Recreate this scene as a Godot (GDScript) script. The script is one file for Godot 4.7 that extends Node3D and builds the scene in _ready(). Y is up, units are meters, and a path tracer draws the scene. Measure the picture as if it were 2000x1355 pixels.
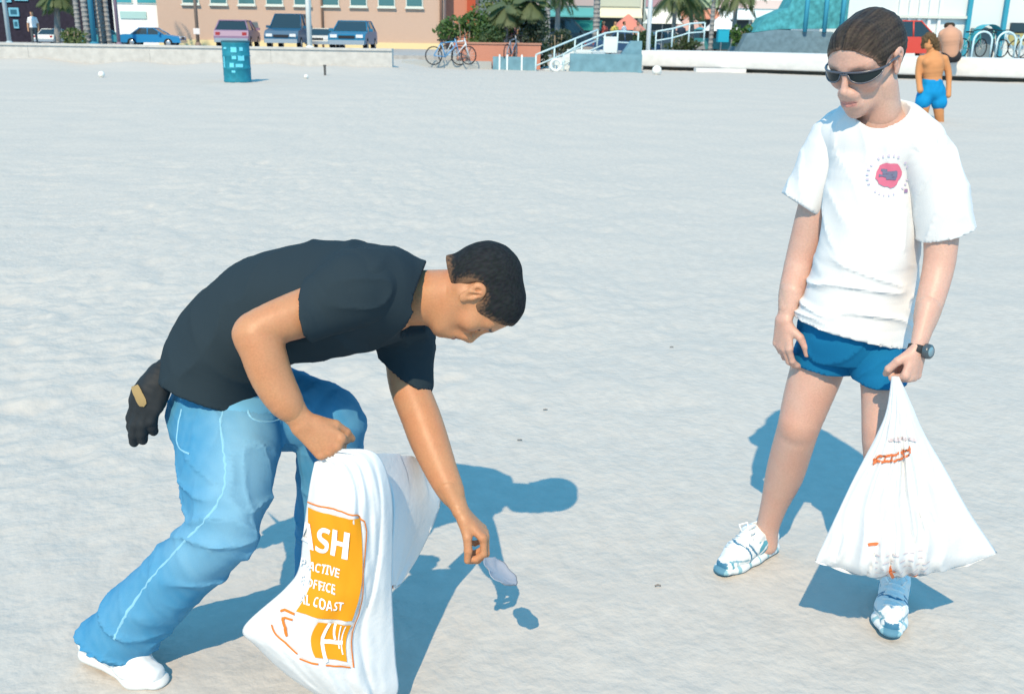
extends Node3D

var sim := FastNoiseLite.new()
var vols: Array = []
var names := {}
var fields := {}


# ---------- a distance field on a grid, turned into a mesh by surface nets ----------
class Vol:
	var c := 0.01
	var ops: Array = []
	var o := Vector3.ZERO
	var nx := 0
	var ny := 0
	var nz := 0
	var d := PackedFloat32Array()
	var verts := PackedVector3Array()
	var norms := PackedVector3Array()
	var index := PackedInt32Array()
	var keep_in := AABB()
	var pad := 0.0

	func _init(cell: float) -> void:
		c = cell

	func cone(a: Vector3, b: Vector3, ra: float, rb: float, k := 0.0, ax := Vector3.ZERO, s := 1.0) -> void:
		ops.append([0, a, b, ra, rb, k, ax, s])

	func ball(a: Vector3, ra: float, k := 0.0, ax := Vector3.ZERO, s := 1.0) -> void:
		ops.append([0, a, a, ra, ra, k, ax, s])

	func chain(p: Array, k := 0.0, ax := Vector3.ZERO, s := 1.0, first_k := -1.0) -> void:
		var n := p.size() / 4
		var q := PackedFloat32Array()
		for i in n - 1:
			var v: Array = []
			for m in [maxi(i - 1, 0), i, i + 1, mini(i + 2, n - 1)]:
				v.append([Vector3(p[m * 4], p[m * 4 + 1], p[m * 4 + 2]), float(p[m * 4 + 3])])
			var sub := 1 if n == 2 else 3
			for j in sub:
				var t := float(j) / sub
				var w: Vector3 = (v[1][0] as Vector3).cubic_interpolate(v[2][0], v[0][0], v[3][0], t)
				q.append_array(PackedFloat32Array([w.x, w.y, w.z, cubic_interpolate(v[1][1], v[2][1], v[0][1], v[3][1], t)]))
		for m in 4:
			q.append(p[(n - 1) * 4 + m])
		ops.append([4, q, k, ax, s, first_k if first_k >= 0.0 else k])

	func carve(a: Vector3, b: Vector3, ra: float, rb: float, k := 0.0, ax := Vector3.ZERO, s := 1.0) -> void:
		ops.append([1, a, b, ra, rb, k, ax, s])

	func clip(p: Vector3, n: Vector3, at := Vector3.ZERO, rad := 1e6) -> void:
		ops.append([2, p, n.normalized(), at, rad])

	func bump(fn: Callable) -> void:
		ops.append([3, fn])

	func build() -> void:
		var lo := Vector3.ONE * 1e6
		var hi := -lo
		for q in ops:
			if q[0] == 0:
				var m: float = maxf(q[3], q[4]) * maxf(1.0, q[7]) + q[5] * 0.3 + 2.5 * c
				for e in [q[1], q[2]]:
					lo = lo.min(e - Vector3.ONE * m)
					hi = hi.max(e + Vector3.ONE * m)
			elif q[0] == 4:
				var z: PackedFloat32Array = q[1]
				for i in range(0, z.size(), 4):
					var m: float = z[i + 3] * maxf(1.0, q[4]) + q[2] * 0.3 + 2.5 * c
					lo = lo.min(Vector3(z[i], z[i + 1], z[i + 2]) - Vector3.ONE * m)
					hi = hi.max(Vector3(z[i], z[i + 1], z[i + 2]) + Vector3.ONE * m)
		if keep_in.size != Vector3.ZERO:
			lo = lo.max(keep_in.position)
			hi = hi.min(keep_in.end)
		o = lo
		nx = int((hi.x - lo.x) / c) + 2
		ny = int((hi.y - lo.y) / c) + 2
		nz = int((hi.z - lo.z) / c) + 2
		d.resize(nx * ny * nz)
		d.fill(1.0)
		for q in ops:
			match q[0]:
				0: add(q[1], q[2], q[3], q[4], q[5], q[6], q[7], false)
				1: add(q[1], q[2], q[3], q[4], q[5], q[6], q[7], true)
				2: cut(q[1], q[2], q[3], q[4])
				3: swell(q[1])
				4: limb(q[1], q[2], q[3], q[4], q[5])
		nets()

	func add(a: Vector3, b: Vector3, ra: float, rb: float, k: float, ax: Vector3, s: float, away: bool) -> void:
		var m := maxf(ra, rb) * maxf(1.0, s) + k + pad + 2.5 * c
		var l := a.min(b) - Vector3.ONE * m - o
		var h := a.max(b) + Vector3.ONE * m - o
		var x0 := clampi(int(l.x / c), 0, nx)
		var x1 := clampi(int(h.x / c) + 1, 0, nx)
		var y0 := clampi(int(l.y / c), 0, ny)
		var y1 := clampi(int(h.y / c) + 1, 0, ny)
		var z0 := clampi(int(l.z / c), 0, nz)
		var z1 := clampi(int(h.z / c) + 1, 0, nz)
		var ba := b - a
		var bb := ba.dot(ba)
		var inv := ba / bb if bb > 1e-12 else Vector3.ZERO
		var rd := rb - ra
		var squash := 1.0 / s - 1.0 if ax != Vector3.ZERO else 0.0
		var slow := minf(s, 1.0) if ax != Vector3.ZERO else 1.0
		slow = lerpf(1.0, slow, 0.5)
		for kz in range(z0, z1):
			for jy in range(y0, y1):
				var at := x0 + nx * (jy + ny * kz)
				var p := Vector3(x0 * c, jy * c, kz * c) + o - a
				for ix in range(x0, x1):
					var q := p
					if squash != 0.0:
						q += ax * (q.dot(ax) * squash)
					var t := clampf(q.dot(inv), 0.0, 1.0)
					var e := ((q - ba * t).length() - ra - rd * t) * slow
					var was := d[at]
					if away:
						e = -e
						var g := k - absf(was - e)
						d[at] = maxf(was, e) + (g * g * 0.25 / k if k > 0.0 and g > 0.0 else 0.0)
					else:
						var g := k - absf(was - e)
						d[at] = minf(was, e) - (g * g * 0.25 / k if k > 0.0 and g > 0.0 else 0.0)
					at += 1
					p.x += c

	# a chain of cones taken as one body, then joined to the rest; the join is softer near its first point
	func limb(z: PackedFloat32Array, k: float, ax: Vector3, s: float, fk: float) -> void:
		pad = maxf(k, fk)
		var kept := d
		d = PackedFloat32Array()
		d.resize(kept.size())
		d.fill(1.0)
		var lo := Vector3.ONE * 1e6
		var hi := -lo
		var big := 0.0
		for i in range(0, z.size() - 4, 4):
			var a := Vector3(z[i], z[i + 1], z[i + 2])
			var b := Vector3(z[i + 4], z[i + 5], z[i + 6])
			big = maxf(big, maxf(z[i + 3], z[i + 7]))
			lo = lo.min(a.min(b))
			hi = hi.max(a.max(b))
			add(a, b, z[i + 3], z[i + 7], 0.0, ax, s, false)
		var m := Vector3.ONE * (big * maxf(1.0, s) + maxf(k, fk) + 2.5 * c)
		var l := lo - m - o
		var h := hi + m - o
		var x0 := clampi(int(l.x / c), 0, nx)
		var x1 := clampi(int(h.x / c) + 1, 0, nx)
		var p0 := Vector3(z[0], z[1], z[2])
		var far := 1.0 / (3.0 * z[3])
		for kz in range(clampi(int(l.z / c), 0, nz), clampi(int(h.z / c) + 1, 0, nz)):
			for jy in range(clampi(int(l.y / c), 0, ny), clampi(int(h.y / c) + 1, 0, ny)):
				var at := x0 + nx * (jy + ny * kz)
				for ix in range(x0, x1):
					var e := d[at]
					var was := kept[at]
					if e < 0.9 or was < 0.9:
						var kk := k
						if fk > k:
							kk += (fk - k) * maxf(0.0, 1.0 - (Vector3(ix * c, jy * c, kz * c) + o).distance_to(p0) * far)
						var g := kk - absf(was - e)
						kept[at] = minf(was, e) - (g * g * 0.25 / kk if kk > 0.0 and g > 0.0 else 0.0)
					at += 1
		d = kept
		pad = 0.0

	func cut(p: Vector3, n: Vector3, at: Vector3, rad: float) -> void:
		var i := 0
		for kz in nz:
			for jy in ny:
				var q := Vector3(0, jy * c, kz * c) + o
				for ix in nx:
					if d[i] < 0.08 and (rad > 1e5 or q.distance_squared_to(at) < rad * rad):
						d[i] = maxf(d[i], (q - p).dot(n))
					i += 1
					q.x += c

	func swell(fn: Callable) -> void:
		var i := 0
		for kz in nz:
			for jy in ny:
				var q := Vector3(0, jy * c, kz * c) + o
				for ix in nx:
					if absf(d[i]) < 3.0 * c + 0.012:
						d[i] -= fn.call(q)
					i += 1
					q.x += c

	func nets() -> void:
		var cells := PackedInt32Array()
		cells.resize(d.size())
		cells.fill(-1)
		var sy := nx
		var sz := nx * ny
		var off := [0, 1, sy, sy + 1, sz, sz + 1, sz + sy, sz + sy + 1]
		var edges := [0, 1, 2, 3, 4, 5, 6, 7, 0, 2, 1, 3, 4, 6, 5, 7, 0, 4, 1, 5, 2, 6, 3, 7]
		var cor: Array[Vector3] = []
		for m in 8:
			cor.append(Vector3(m & 1, (m >> 1) & 1, m >> 2))
		for kz in nz - 1:
			for jy in ny - 1:
				var b := nx * (jy + ny * kz)
				for ix in nx - 1:
					var neg := d[b] < 0.0
					if (d[b + 1] < 0.0) != neg or (d[b + sy] < 0.0) != neg or (d[b + sz] < 0.0) != neg or (d[b + sy + 1] < 0.0) != neg or (d[b + sz + 1] < 0.0) != neg or (d[b + sz + sy] < 0.0) != neg or (d[b + sz + sy + 1] < 0.0) != neg:
						var v: Array[float] = []
						for m in 8:
							v.append(d[b + off[m]])
						var sum := Vector3.ZERO
						var cnt := 0
						for m in range(0, 24, 2):
							var e0: int = edges[m]
							var e1: int = edges[m + 1]
							if (v[e0] < 0.0) != (v[e1] < 0.0):
								sum += cor[e0].lerp(cor[e1], v[e0] / (v[e0] - v[e1]))
								cnt += 1
						cells[b] = verts.size()
						verts.append(o + (Vector3(ix, jy, kz) + sum / cnt) * c)
						norms.append(Vector3(v[1] + v[3] + v[5] + v[7] - v[0] - v[2] - v[4] - v[6], v[2] + v[3] + v[6] + v[7] - v[0] - v[1] - v[4] - v[5], v[4] + v[5] + v[6] + v[7] - v[0] - v[1] - v[2] - v[3]).normalized())
					b += 1
		for kz in range(1, nz - 1):
			for jy in range(1, ny - 1):
				var b := nx * (jy + ny * kz) + 1
				for ix in range(1, nx - 1):
					var neg := d[b] < 0.0
					if (d[b + 1] < 0.0) != neg:
						quad(cells[b], cells[b - sy], cells[b - sy - sz], cells[b - sz])
					if (d[b + sy] < 0.0) != neg:
						quad(cells[b], cells[b - sz], cells[b - sz - 1], cells[b - 1])
					if (d[b + sz] < 0.0) != neg:
						quad(cells[b], cells[b - 1], cells[b - 1 - sy], cells[b - sy])
					b += 1

	func quad(a: int, b: int, e: int, f: int) -> void:
		if a < 0 or b < 0 or e < 0 or f < 0:
			return
		var n := (verts[b] - verts[a]).cross(verts[e] - verts[a]) + (verts[e] - verts[a]).cross(verts[f] - verts[a])
		if n.dot(norms[a] + norms[e]) > 0.0:
			index.append_array(PackedInt32Array([a, e, b, a, f, e]))
		else:
			index.append_array(PackedInt32Array([a, b, e, a, e, f]))

	func at(p: Vector3) -> float:
		var q := (p - o) / c
		var i := clampi(int(q.x), 0, nx - 2)
		var j := clampi(int(q.y), 0, ny - 2)
		var k := clampi(int(q.z), 0, nz - 2)
		var t := (q - Vector3(i, j, k)).clampf(0.0, 1.0)
		var b := i + nx * (j + ny * k)
		var s := nx * ny
		return lerpf(lerpf(lerpf(d[b], d[b + 1], t.x), lerpf(d[b + nx], d[b + nx + 1], t.x), t.y), lerpf(lerpf(d[b + s], d[b + s + 1], t.x), lerpf(d[b + s + nx], d[b + s + nx + 1], t.x), t.y), t.z)

	func grad(p: Vector3) -> Vector3:
		var h := c * 0.8
		return Vector3(at(p + Vector3(h, 0, 0)) - at(p - Vector3(h, 0, 0)), at(p + Vector3(0, h, 0)) - at(p - Vector3(0, h, 0)), at(p + Vector3(0, 0, h)) - at(p - Vector3(0, 0, h))).normalized()

	# the first point of the surface met on the way from a towards b
	func hit(a: Vector3, b: Vector3) -> Vector3:
		var n := int(a.distance_to(b) / (c * 0.5)) + 1
		for i in n:
			var p := a.lerp(b, float(i) / n)
			if at(p) < 0.0:
				for r in 4:
					p -= grad(p) * at(p)
				return p
		return b

	func snap(p: Vector3) -> Vector3:
		for r in 5:
			p -= grad(p) * at(p)
		return p


func vol(cell: float) -> Vol:
	var v := Vol.new(cell)
	vols.append(v)
	return v


func bake() -> void:
	for v: Vol in vols:
		v.build()
	vols = []


func no_tint(_p: Vector3, _n: Vector3) -> Color:
	return Color.WHITE


# joins baked fields into one mesh; tint gives the linear base colour at a point
func mesh_of(list: Array, tint = null) -> ArrayMesh:
	var v := PackedVector3Array()
	var n := PackedVector3Array()
	var ix := PackedInt32Array()
	var col := PackedColorArray()
	for w: Vol in list:
		var first := v.size()
		v.append_array(w.verts)
		n.append_array(w.norms)
		for i in w.index:
			ix.append(i + first)
	var arr := []
	arr.resize(Mesh.ARRAY_MAX)
	arr[Mesh.ARRAY_VERTEX] = v
	arr[Mesh.ARRAY_NORMAL] = n
	arr[Mesh.ARRAY_INDEX] = ix
	if tint != null:
		for i in v.size():
			col.append(tint.call(v[i], n[i]))
		arr[Mesh.ARRAY_COLOR] = col
	var m := ArrayMesh.new()
	m.add_surface_from_arrays(Mesh.PRIMITIVE_TRIANGLES, arr)
	return m


# ---------- naming and tagging ----------
func numbered(n: String) -> String:
	if not names.has(n):
		names[n] = 0
		return n
	names[n] += 1
	return "%s_%03d" % [n, names[n]]


func thing(n: String, label: String, category: String, at := Vector3.ZERO, turn := 0.0, group := "") -> Node3D:
	var t := Node3D.new()
	t.name = numbered(n)
	add_child(t)
	t.position = at
	t.rotation.y = turn
	tag(t, label, category, group)
	return t


func tag(t: Node3D, label: String, category := "", group := "", kind := "") -> Node3D:
	if label: t.set_meta("label", label)
	if category: t.set_meta("category", category)
	if group: t.set_meta("group", group)
	if kind: t.set_meta("kind", kind)
	return t


func put(n: String, m: Mesh, mat: Material, parent: Node = self, at := Vector3.ZERO) -> MeshInstance3D:
	var t := MeshInstance3D.new()
	t.mesh = m
	t.material_override = mat
	t.name = numbered(n) if parent == self else n
	parent.add_child(t, true)
	t.position = at
	return t


func lone(n: String, m: Mesh, mat: Material, label: String, category: String, at := Vector3.ZERO, group := "") -> MeshInstance3D:
	var t := put(n, m, mat, self, at)
	tag(t, label, category, group)
	return t


func copy_of(t: Node3D, at: Vector3, turn: float, label: String) -> Node3D:
	var r: Node3D = t.duplicate()
	r.name = numbered(String(t.name).trim_suffix("_001"))
	add_child(r)
	r.position = at
	r.rotation.y = turn
	r.set_meta("label", label)
	return r


# ---------- materials ----------
func lin(r: float, g: float, b: float) -> Color:
	return Color(r, g, b).linear_to_srgb()


func mat(col: Color, rough := 0.9, spec := 0.3) -> StandardMaterial3D:
	var m := StandardMaterial3D.new()
	m.albedo_color = col
	m.roughness = rough
	m.metallic_specular = spec
	return m


func vmat(rough := 0.9, spec := 0.3) -> StandardMaterial3D:
	var m := mat(Color.WHITE, rough, spec)
	m.vertex_color_use_as_albedo = true
	return m


func noise_tex(freq: float, octaves: int, seed_: int, size := 512, lo := 0.0, hi := 1.0, normal := false, strength := 4.0) -> ImageTexture:
	var f := FastNoiseLite.new()
	f.seed = seed_
	f.noise_type = FastNoiseLite.TYPE_SIMPLEX_SMOOTH
	f.frequency = freq
	f.fractal_octaves = octaves
	var im := f.get_seamless_image(size, size)
	if normal:
		im.bump_map_to_normal_map(strength)
	elif lo > 0.0 or hi < 1.0:
		var by := im.get_data()
		for i in by.size():
			by[i] = int(lerpf(lo, hi, by[i] / 255.0) * 255.0)
		im = Image.create_from_data(size, size, false, Image.FORMAT_L8, by)
	return ImageTexture.create_from_image(im)


func tripl(m: StandardMaterial3D, scale_: float, albedo: Texture2D = null, normal: Texture2D = null, nscale := 1.0, world := true) -> StandardMaterial3D:
	m.uv1_triplanar = true
	m.uv1_world_triplanar = world
	m.uv1_scale = Vector3.ONE * scale_
	m.albedo_texture = albedo
	if normal:
		m.normal_enabled = true
		m.normal_texture = normal
		m.normal_scale = nscale
	return m


# ---------- hand-built meshes ----------
func st_new() -> SurfaceTool:
	var s := SurfaceTool.new()
	s.begin(Mesh.PRIMITIVE_TRIANGLES)
	return s


func tri(s: SurfaceTool, a: Vector3, b: Vector3, e: Vector3) -> void:
	s.add_vertex(a)
	s.add_vertex(b)
	s.add_vertex(e)


# corners run clockwise seen from the front
func face(s: SurfaceTool, a: Vector3, b: Vector3, e: Vector3, f: Vector3) -> void:
	tri(s, a, b, e)
	tri(s, a, e, f)


func done(s: SurfaceTool) -> ArrayMesh:
	s.generate_normals()
	return s.commit()


# a box with chamfered vertical and horizontal edges kept simple: eight corners given by a basis
func box(s: SurfaceTool, at: Vector3, size: Vector3, b := Basis.IDENTITY) -> void:
	s.set_smooth_group(-1)
	var h := size * 0.5
	for ax in 3:
		for sg in [-1.0, 1.0]:
			var n := Vector3.ZERO
			n[ax] = sg
			var u := Vector3.ZERO
			u[(ax + 1) % 3] = 1.0
			var v := n.cross(u)
			var q: Array[Vector3] = []
			for m in [[-1, -1], [-1, 1], [1, 1], [1, -1]]:
				q.append(at + b * ((n + u * m[0] + v * m[1]) * h))
			face(s, q[0], q[1], q[2], q[3])


# a tube along points with radii
func tube(s: SurfaceTool, p: Array, r: float, sides := 8, r_end := -1.0) -> void:
	s.set_smooth_group(0)
	var ring: Array = []
	var up := Vector3.UP
	for i in p.size():
		var t: Vector3 = (p[mini(i + 1, p.size() - 1)] - p[maxi(i - 1, 0)]).normalized()
		if absf(t.dot(up)) > 0.95:
			up = Vector3.RIGHT
		var a := t.cross(up).normalized()
		var b := t.cross(a)
		up = -b if absf(b.dot(t)) < 0.9 else up
		var rr := r if r_end < 0.0 else lerpf(r, r_end, float(i) / maxf(1.0, p.size() - 1))
		var row: Array[Vector3] = []
		for k in sides:
			row.append(p[i] + (a * cos(TAU * k / sides) + b * sin(TAU * k / sides)) * rr)
		ring.append(row)
	for i in p.size() - 1:
		for k in sides:
			var k2 := (k + 1) % sides
			face(s, ring[i][k], ring[i][k2], ring[i + 1][k2], ring[i + 1][k])
	for e in [0, p.size() - 1]:
		for k in sides:
			var k2 := (k + 1) % sides
			if e == 0:
				tri(s, p[e], ring[e][k2], ring[e][k])
			else:
				tri(s, p[e], ring[e][k], ring[e][k2])


func boxes(list: Array) -> ArrayMesh:
	var s := st_new()
	for q in list:
		box(s, q[0], q[1], q[2] if q.size() > 2 else Basis.IDENTITY)
	return done(s)


func tubes(list: Array, r: float, sides := 6) -> ArrayMesh:
	var s := st_new()
	for q in list:
		tube(s, q, r, sides)
	return done(s)


# round profile [radius, height, ...] turned about y
func lathe(profile: Array, sides := 20) -> ArrayMesh:
	var s := st_new()
	s.set_smooth_group(0)
	for i in range(0, profile.size() - 2, 2):
		for k in sides:
			var a := TAU * k / sides
			var b := TAU * (k + 1) / sides
			var p := [Vector3(cos(a), 0, sin(a)), Vector3(cos(b), 0, sin(b))]
			var lo := Vector3(0, profile[i + 1], 0)
			var hi := Vector3(0, profile[i + 3], 0)
			face(s, p[0] * profile[i] + lo, p[0] * profile[i + 2] + hi, p[1] * profile[i + 2] + hi, p[1] * profile[i] + lo)
	return done(s)


# a grid of points made into a sheet
func sheet(rows: Array) -> ArrayMesh:
	var s := st_new()
	s.set_smooth_group(0)
	for i in rows.size() - 1:
		for j in rows[i].size() - 1:
			face(s, rows[i][j], rows[i][j + 1], rows[i + 1][j + 1], rows[i + 1][j])
	return done(s)


# flat outline in x,y (counter-clockwise or not) given thickness along z
func slab(outline: PackedVector2Array, z0: float, z1: float) -> ArrayMesh:
	var turn := 0.0
	for i in outline.size():
		turn += outline[i].cross(outline[(i + 1) % outline.size()])
	if turn < 0.0:
		outline.reverse()
	var s := st_new()
	s.set_smooth_group(-1)
	var t := Geometry2D.triangulate_polygon(outline)
	for i in range(0, t.size(), 3):
		var q := [outline[t[i]], outline[t[i + 1]], outline[t[i + 2]]]
		if (q[1] - q[0]).cross(q[2] - q[0]) < 0.0:
			q = [q[0], q[2], q[1]]
		tri(s, Vector3(q[0].x, q[0].y, z1), Vector3(q[2].x, q[2].y, z1), Vector3(q[1].x, q[1].y, z1))
		tri(s, Vector3(q[0].x, q[0].y, z0), Vector3(q[1].x, q[1].y, z0), Vector3(q[2].x, q[2].y, z0))
	for i in outline.size():
		var a := outline[i]
		var b := outline[(i + 1) % outline.size()]
		face(s, Vector3(a.x, a.y, z0), Vector3(a.x, a.y, z1), Vector3(b.x, b.y, z1), Vector3(b.x, b.y, z0))
	return done(s)


# place along a polyline of points, t from 0 to 1 by index
func along(p: Array, t: float) -> Vector3:
	var q := clampf(t, 0.0, 1.0) * (p.size() - 1)
	var i := mini(int(q), p.size() - 2)
	var f := q - i
	var p0: Vector3 = p[maxi(i - 1, 0)]
	var p3: Vector3 = p[mini(i + 2, p.size() - 1)]
	return (p[i] as Vector3).cubic_interpolate(p[i + 1], p0, p3, f)



func _ready() -> void:
	sim.noise_type = FastNoiseLite.TYPE_SIMPLEX_SMOOTH
	sim.frequency = 1.0
	sim.fractal_type = FastNoiseLite.FRACTAL_NONE
	sim.seed = 7
	# camera, sky, sun, exposure
	var cam := Camera3D.new()
	cam.name = "camera"
	cam.fov = 38.3181
	cam.near = 0.05
	cam.far = 1500.0
	cam.transform = Transform3D(Basis(Vector3(0.999877, 0.014985, -0.004708), Vector3(-0.015707, 0.953914, -0.299670), Vector3(0.000000, 0.299707, 0.954031)), Vector3(0, 1.6, 0))
	add_child(cam)
	cam.current = true
	var lens := CameraAttributesPhysical.new()
	lens.frustum_focal_length = 34.545
	lens.frustum_near = 0.05
	lens.frustum_far = 1500.0
	lens.frustum_focus_distance = 2.6
	lens.exposure_aperture = 9.0
	cam.attributes = lens
	cam.fov = 38.3181
	var sky_mat := ProceduralSkyMaterial.new()
	sky_mat.sky_top_color = lin(0.07, 0.32, 0.58)
	sky_mat.sky_horizon_color = lin(0.30, 0.69, 0.95)
	sky_mat.sky_curve = 0.2
	sky_mat.ground_bottom_color = lin(0.4, 0.38, 0.34)
	sky_mat.ground_horizon_color = lin(0.45, 0.45, 0.44)
	sky_mat.sky_energy_multiplier = 1.0
	sky_mat.sun_angle_max = 1.0
	var env := Environment.new()
	env.background_mode = Environment.BG_SKY
	env.sky = Sky.new()
	env.sky.sky_material = sky_mat
	env.background_energy_multiplier = 1.6
	env.tonemap_mode = Environment.TONE_MAPPER_LINEAR
	env.tonemap_exposure = 1.15
	env.sdfgi_enabled = true
	env.ssao_enabled = true
	env.ssil_enabled = true
	var we := WorldEnvironment.new()
	we.name = "environment"
	we.environment = env
	add_child(we)
	var sun := DirectionalLight3D.new()
	sun.name = "sun"
	sun.light_color = lin(1.0, 0.80, 0.55)
	sun.light_energy = 1.32
	sun.light_angular_distance = 0.5
	sun.shadow_enabled = true
	sun.sky_mode = DirectionalLight3D.SKY_MODE_LIGHT_ONLY
	add_child(sun)
	sun.basis = Basis.looking_at(Vector3(0.224, -1.0355, -0.975).normalized())
	# setting
	build_sand()
	build_promenade()
	# people and what they hold
	build_people()
	build_props()
	build_background()


# ---------- sand ----------
func sand_height(x: float, z: float) -> float:
	var d := -z
	var h := 0.30 * smoothstep(12.0, 30.0, d)
	h += 0.020 * sim.get_noise_2d(x * 0.7, z * 0.7) * smoothstep(2.6, 5.0, d)
	h += 0.006 * sim.get_noise_2d(x * 2.6 + 31.0, z * 2.0)
	h += 0.0022 * sim.get_noise_2d(x * 7.0, z * 6.0 + 50.0)
	# trampled ground: scattered shallow pits
	var w := smoothstep(2.8, 5.5, d - x * 0.5) * lerpf(0.25, 1.0, smoothstep(0.8, -1.2, x / maxf(1.0, d * 0.4)))
	var p := sim.get_noise_2d(x * 3.6 + 9.0, z * 3.0 + 70.0)
	h -= (0.008 + 0.022 * w) * maxf(0.0, p - 0.25)
	h += 0.009 * w * sim.get_noise_2d(x * 9.0 + 3.0, z * 8.0) + 0.010 * w * sim.get_noise_2d(x * 4.5 + 13.0, z * 4.0)
	h += smoothstep(31.0, 34.2, d) * smoothstep(-2.5, -5.0, x) * (0.22 + 0.10 * sim.get_noise_2d(x * 0.4, 3.0))
	return h


func spread(marks: Array) -> PackedFloat32Array:
	var r := PackedFloat32Array()
	for i in range(0, marks.size() - 2, 2):
		var a: float = marks[i]
		var b: float = marks[i + 2]
		var n: int = marks[i + 1]
		for k in n:
			r.append(lerpf(a, b, float(k) / n))
	r.append(marks[-1])
	return r


func build_sand() -> void:
	var xs := spread([-400.0, 4, -80.0, 10, -20.0, 24, -8.0, 40, -3.5, 60, -1.5, 170, 1.7, 60, 3.7, 40, 9.0, 24, 22.0, 10, 80.0, 4, 400.0])
	var zs := spread([60.0, 4, 12.0, 12, 2.0, 10, -1.2, 30, -1.9, 130, -3.6, 110, -6.5, 110, -13.0, 80, -24.0, 40, -36.0, 6, -46.0])
	var v := PackedVector3Array()
	var ix := PackedInt32Array()
	var nx := xs.size()
	for z in zs:
		for x in xs:
			v.append(Vector3(x, sand_height(x, z), z))
	for j in zs.size() - 1:
		for i in nx - 1:
			var a := i + j * nx
			ix.append_array(PackedInt32Array([a, a + nx, a + nx + 1, a, a + nx + 1, a + 1]))
	var arr := []
	arr.resize(Mesh.ARRAY_MAX)
	arr[Mesh.ARRAY_VERTEX] = v
	arr[Mesh.ARRAY_INDEX] = ix
	var m := ArrayMesh.new()
	m.add_surface_from_arrays(Mesh.PRIMITIVE_TRIANGLES, arr)
	var s := SurfaceTool.new()
	s.create_from(m, 0)
	s.generate_normals()
	var sm := mat(Color(1, 1, 1), 0.95, 0.2)
	tripl(sm, 0.55, noise_tex(0.02, 5, 3, 1024, 0.74, 0.785), null)
	sm.albedo_color = Color(0.985, 0.952, 0.912)
	sm.heightmap_enabled = true
	sm.heightmap_texture = noise_tex(0.035, 5, 11, 1024)
	sm.heightmap_scale = 0.4
	tag(put("sand", s.commit(), sm), "pale grey trampled beach sand", "", "", "structure")




# ---------- heads, hands, feet ----------
# T maps head space (x to the person's left, y up, z forward, origin between the ears) to the world
func head_field(T: Transform3D, woman: bool) -> Vol:
	var v := vol(0.0034)
	var f := func(x: float, y: float, z: float) -> Vector3: return T * Vector3(x, y, z)
	var s: float = T.basis.x.length()
	var L := T.basis.x.normalized()
	var F := T.basis.z.normalized()
	v.cone(f.call(0, 0.030, -0.032), f.call(0, 0.034, 0.022), 0.080 * s, 0.0745 * s, 0.0, L, 0.95)
	v.cone(f.call(0, -0.02, 0.030), f.call(0, -0.072, 0.045), (0.056 if woman else 0.060) * s, (0.038 if woman else 0.043) * s, 0.03 * s)
	for e in [-1.0, 1.0]:
		v.cone(f.call((0.044 if woman else 0.050) * e, -0.030, -0.012), f.call((0.014 if woman else 0.019) * e, -0.092, 0.060), (0.019 if woman else 0.021) * s, (0.016 if woman else 0.021) * s, 0.028 * s)
		v.ball(f.call((0.041 if woman else 0.044) * e, -0.022, 0.058), 0.023 * s, 0.022 * s)
		v.cone(f.call(0.012 * e, 0.022, 0.084), f.call(0.044 * e, 0.024, 0.068), 0.012 * s, 0.012 * s, 0.018 * s)
		v.carve(f.call(0.032 * e, 0.002, 0.101), f.call(0.036 * e, 0.002, 0.099), 0.0145 * s, 0.0145 * s, 0.014 * s)
		v.ball(f.call(0.032 * e, 0.000, 0.0755), 0.0135 * s, 0.003 * s)
	v.ball(f.call(0, -0.100, 0.076), (0.013 if woman else 0.017) * s, 0.026 * s)
	v.cone(f.call(0, 0.012, 0.089), f.call(0, -0.030, 0.109), 0.0070 * s, (0.0088 if woman else 0.0105) * s, 0.012 * s)
	v.ball(f.call(0, -0.034, 0.1105), (0.0080 if woman else 0.0095) * s, 0.008 * s)
	for e in [-1.0, 1.0]:
		v.ball(f.call((0.0105 if woman else 0.0125) * e, -0.037, 0.100), (0.0070 if woman else 0.0085) * s, 0.007 * s)
		v.carve(f.call(0.0065 * e, -0.0455, 0.106), f.call(0.008 * e, -0.045, 0.099), 0.0036 * s, 0.003 * s, 0.003 * s)
	v.cone(f.call(0, -0.050, 0.092), f.call(0, -0.072, 0.088), 0.016 * s, 0.014 * s, 0.02 * s, L, 1.7)
	for e in [-1.0, 1.0]:
		v.cone(f.call(0.004 * e, -0.0600, 0.1015), f.call(0.022 * e, -0.0645, 0.089), 0.0058 * s, 0.003 * s, 0.004 * s)
		v.cone(f.call(0, -0.0725, 0.0995), f.call(0.019 * e, -0.0675, 0.090), 0.0068 * s, 0.0035 * s, 0.004 * s)
		v.carve(f.call(0, -0.0662, 0.1085), f.call(0.021 * e, -0.0662, 0.0945), 0.0018 * s, 0.0015 * s, 0.003 * s)
	# ears
	for e in [-1.0, 1.0]:
		v.cone(f.call(0.079 * e, 0.012, -0.018), f.call(0.074 * e, -0.026, -0.006), 0.0195 * s, 0.010 * s, 0.006 * s, L, 0.42)
		v.carve(f.call(0.086 * e, 0.010, -0.014), f.call(0.084 * e, -0.012, -0.008), 0.0105 * s, 0.007 * s, 0.004 * s, L, 0.7)
		v.cone(f.call(0.080 * e, -0.001, -0.001), f.call(0.077 * e, -0.008, 0.000), 0.004 * s, 0.004 * s, 0.004 * s)
		v.cone(f.call(0.082 * e, 0.018, -0.012), f.call(0.082 * e, -0.006, -0.018), 0.004 * s, 0.0035 * s, 0.004 * s)
	return v


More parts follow.
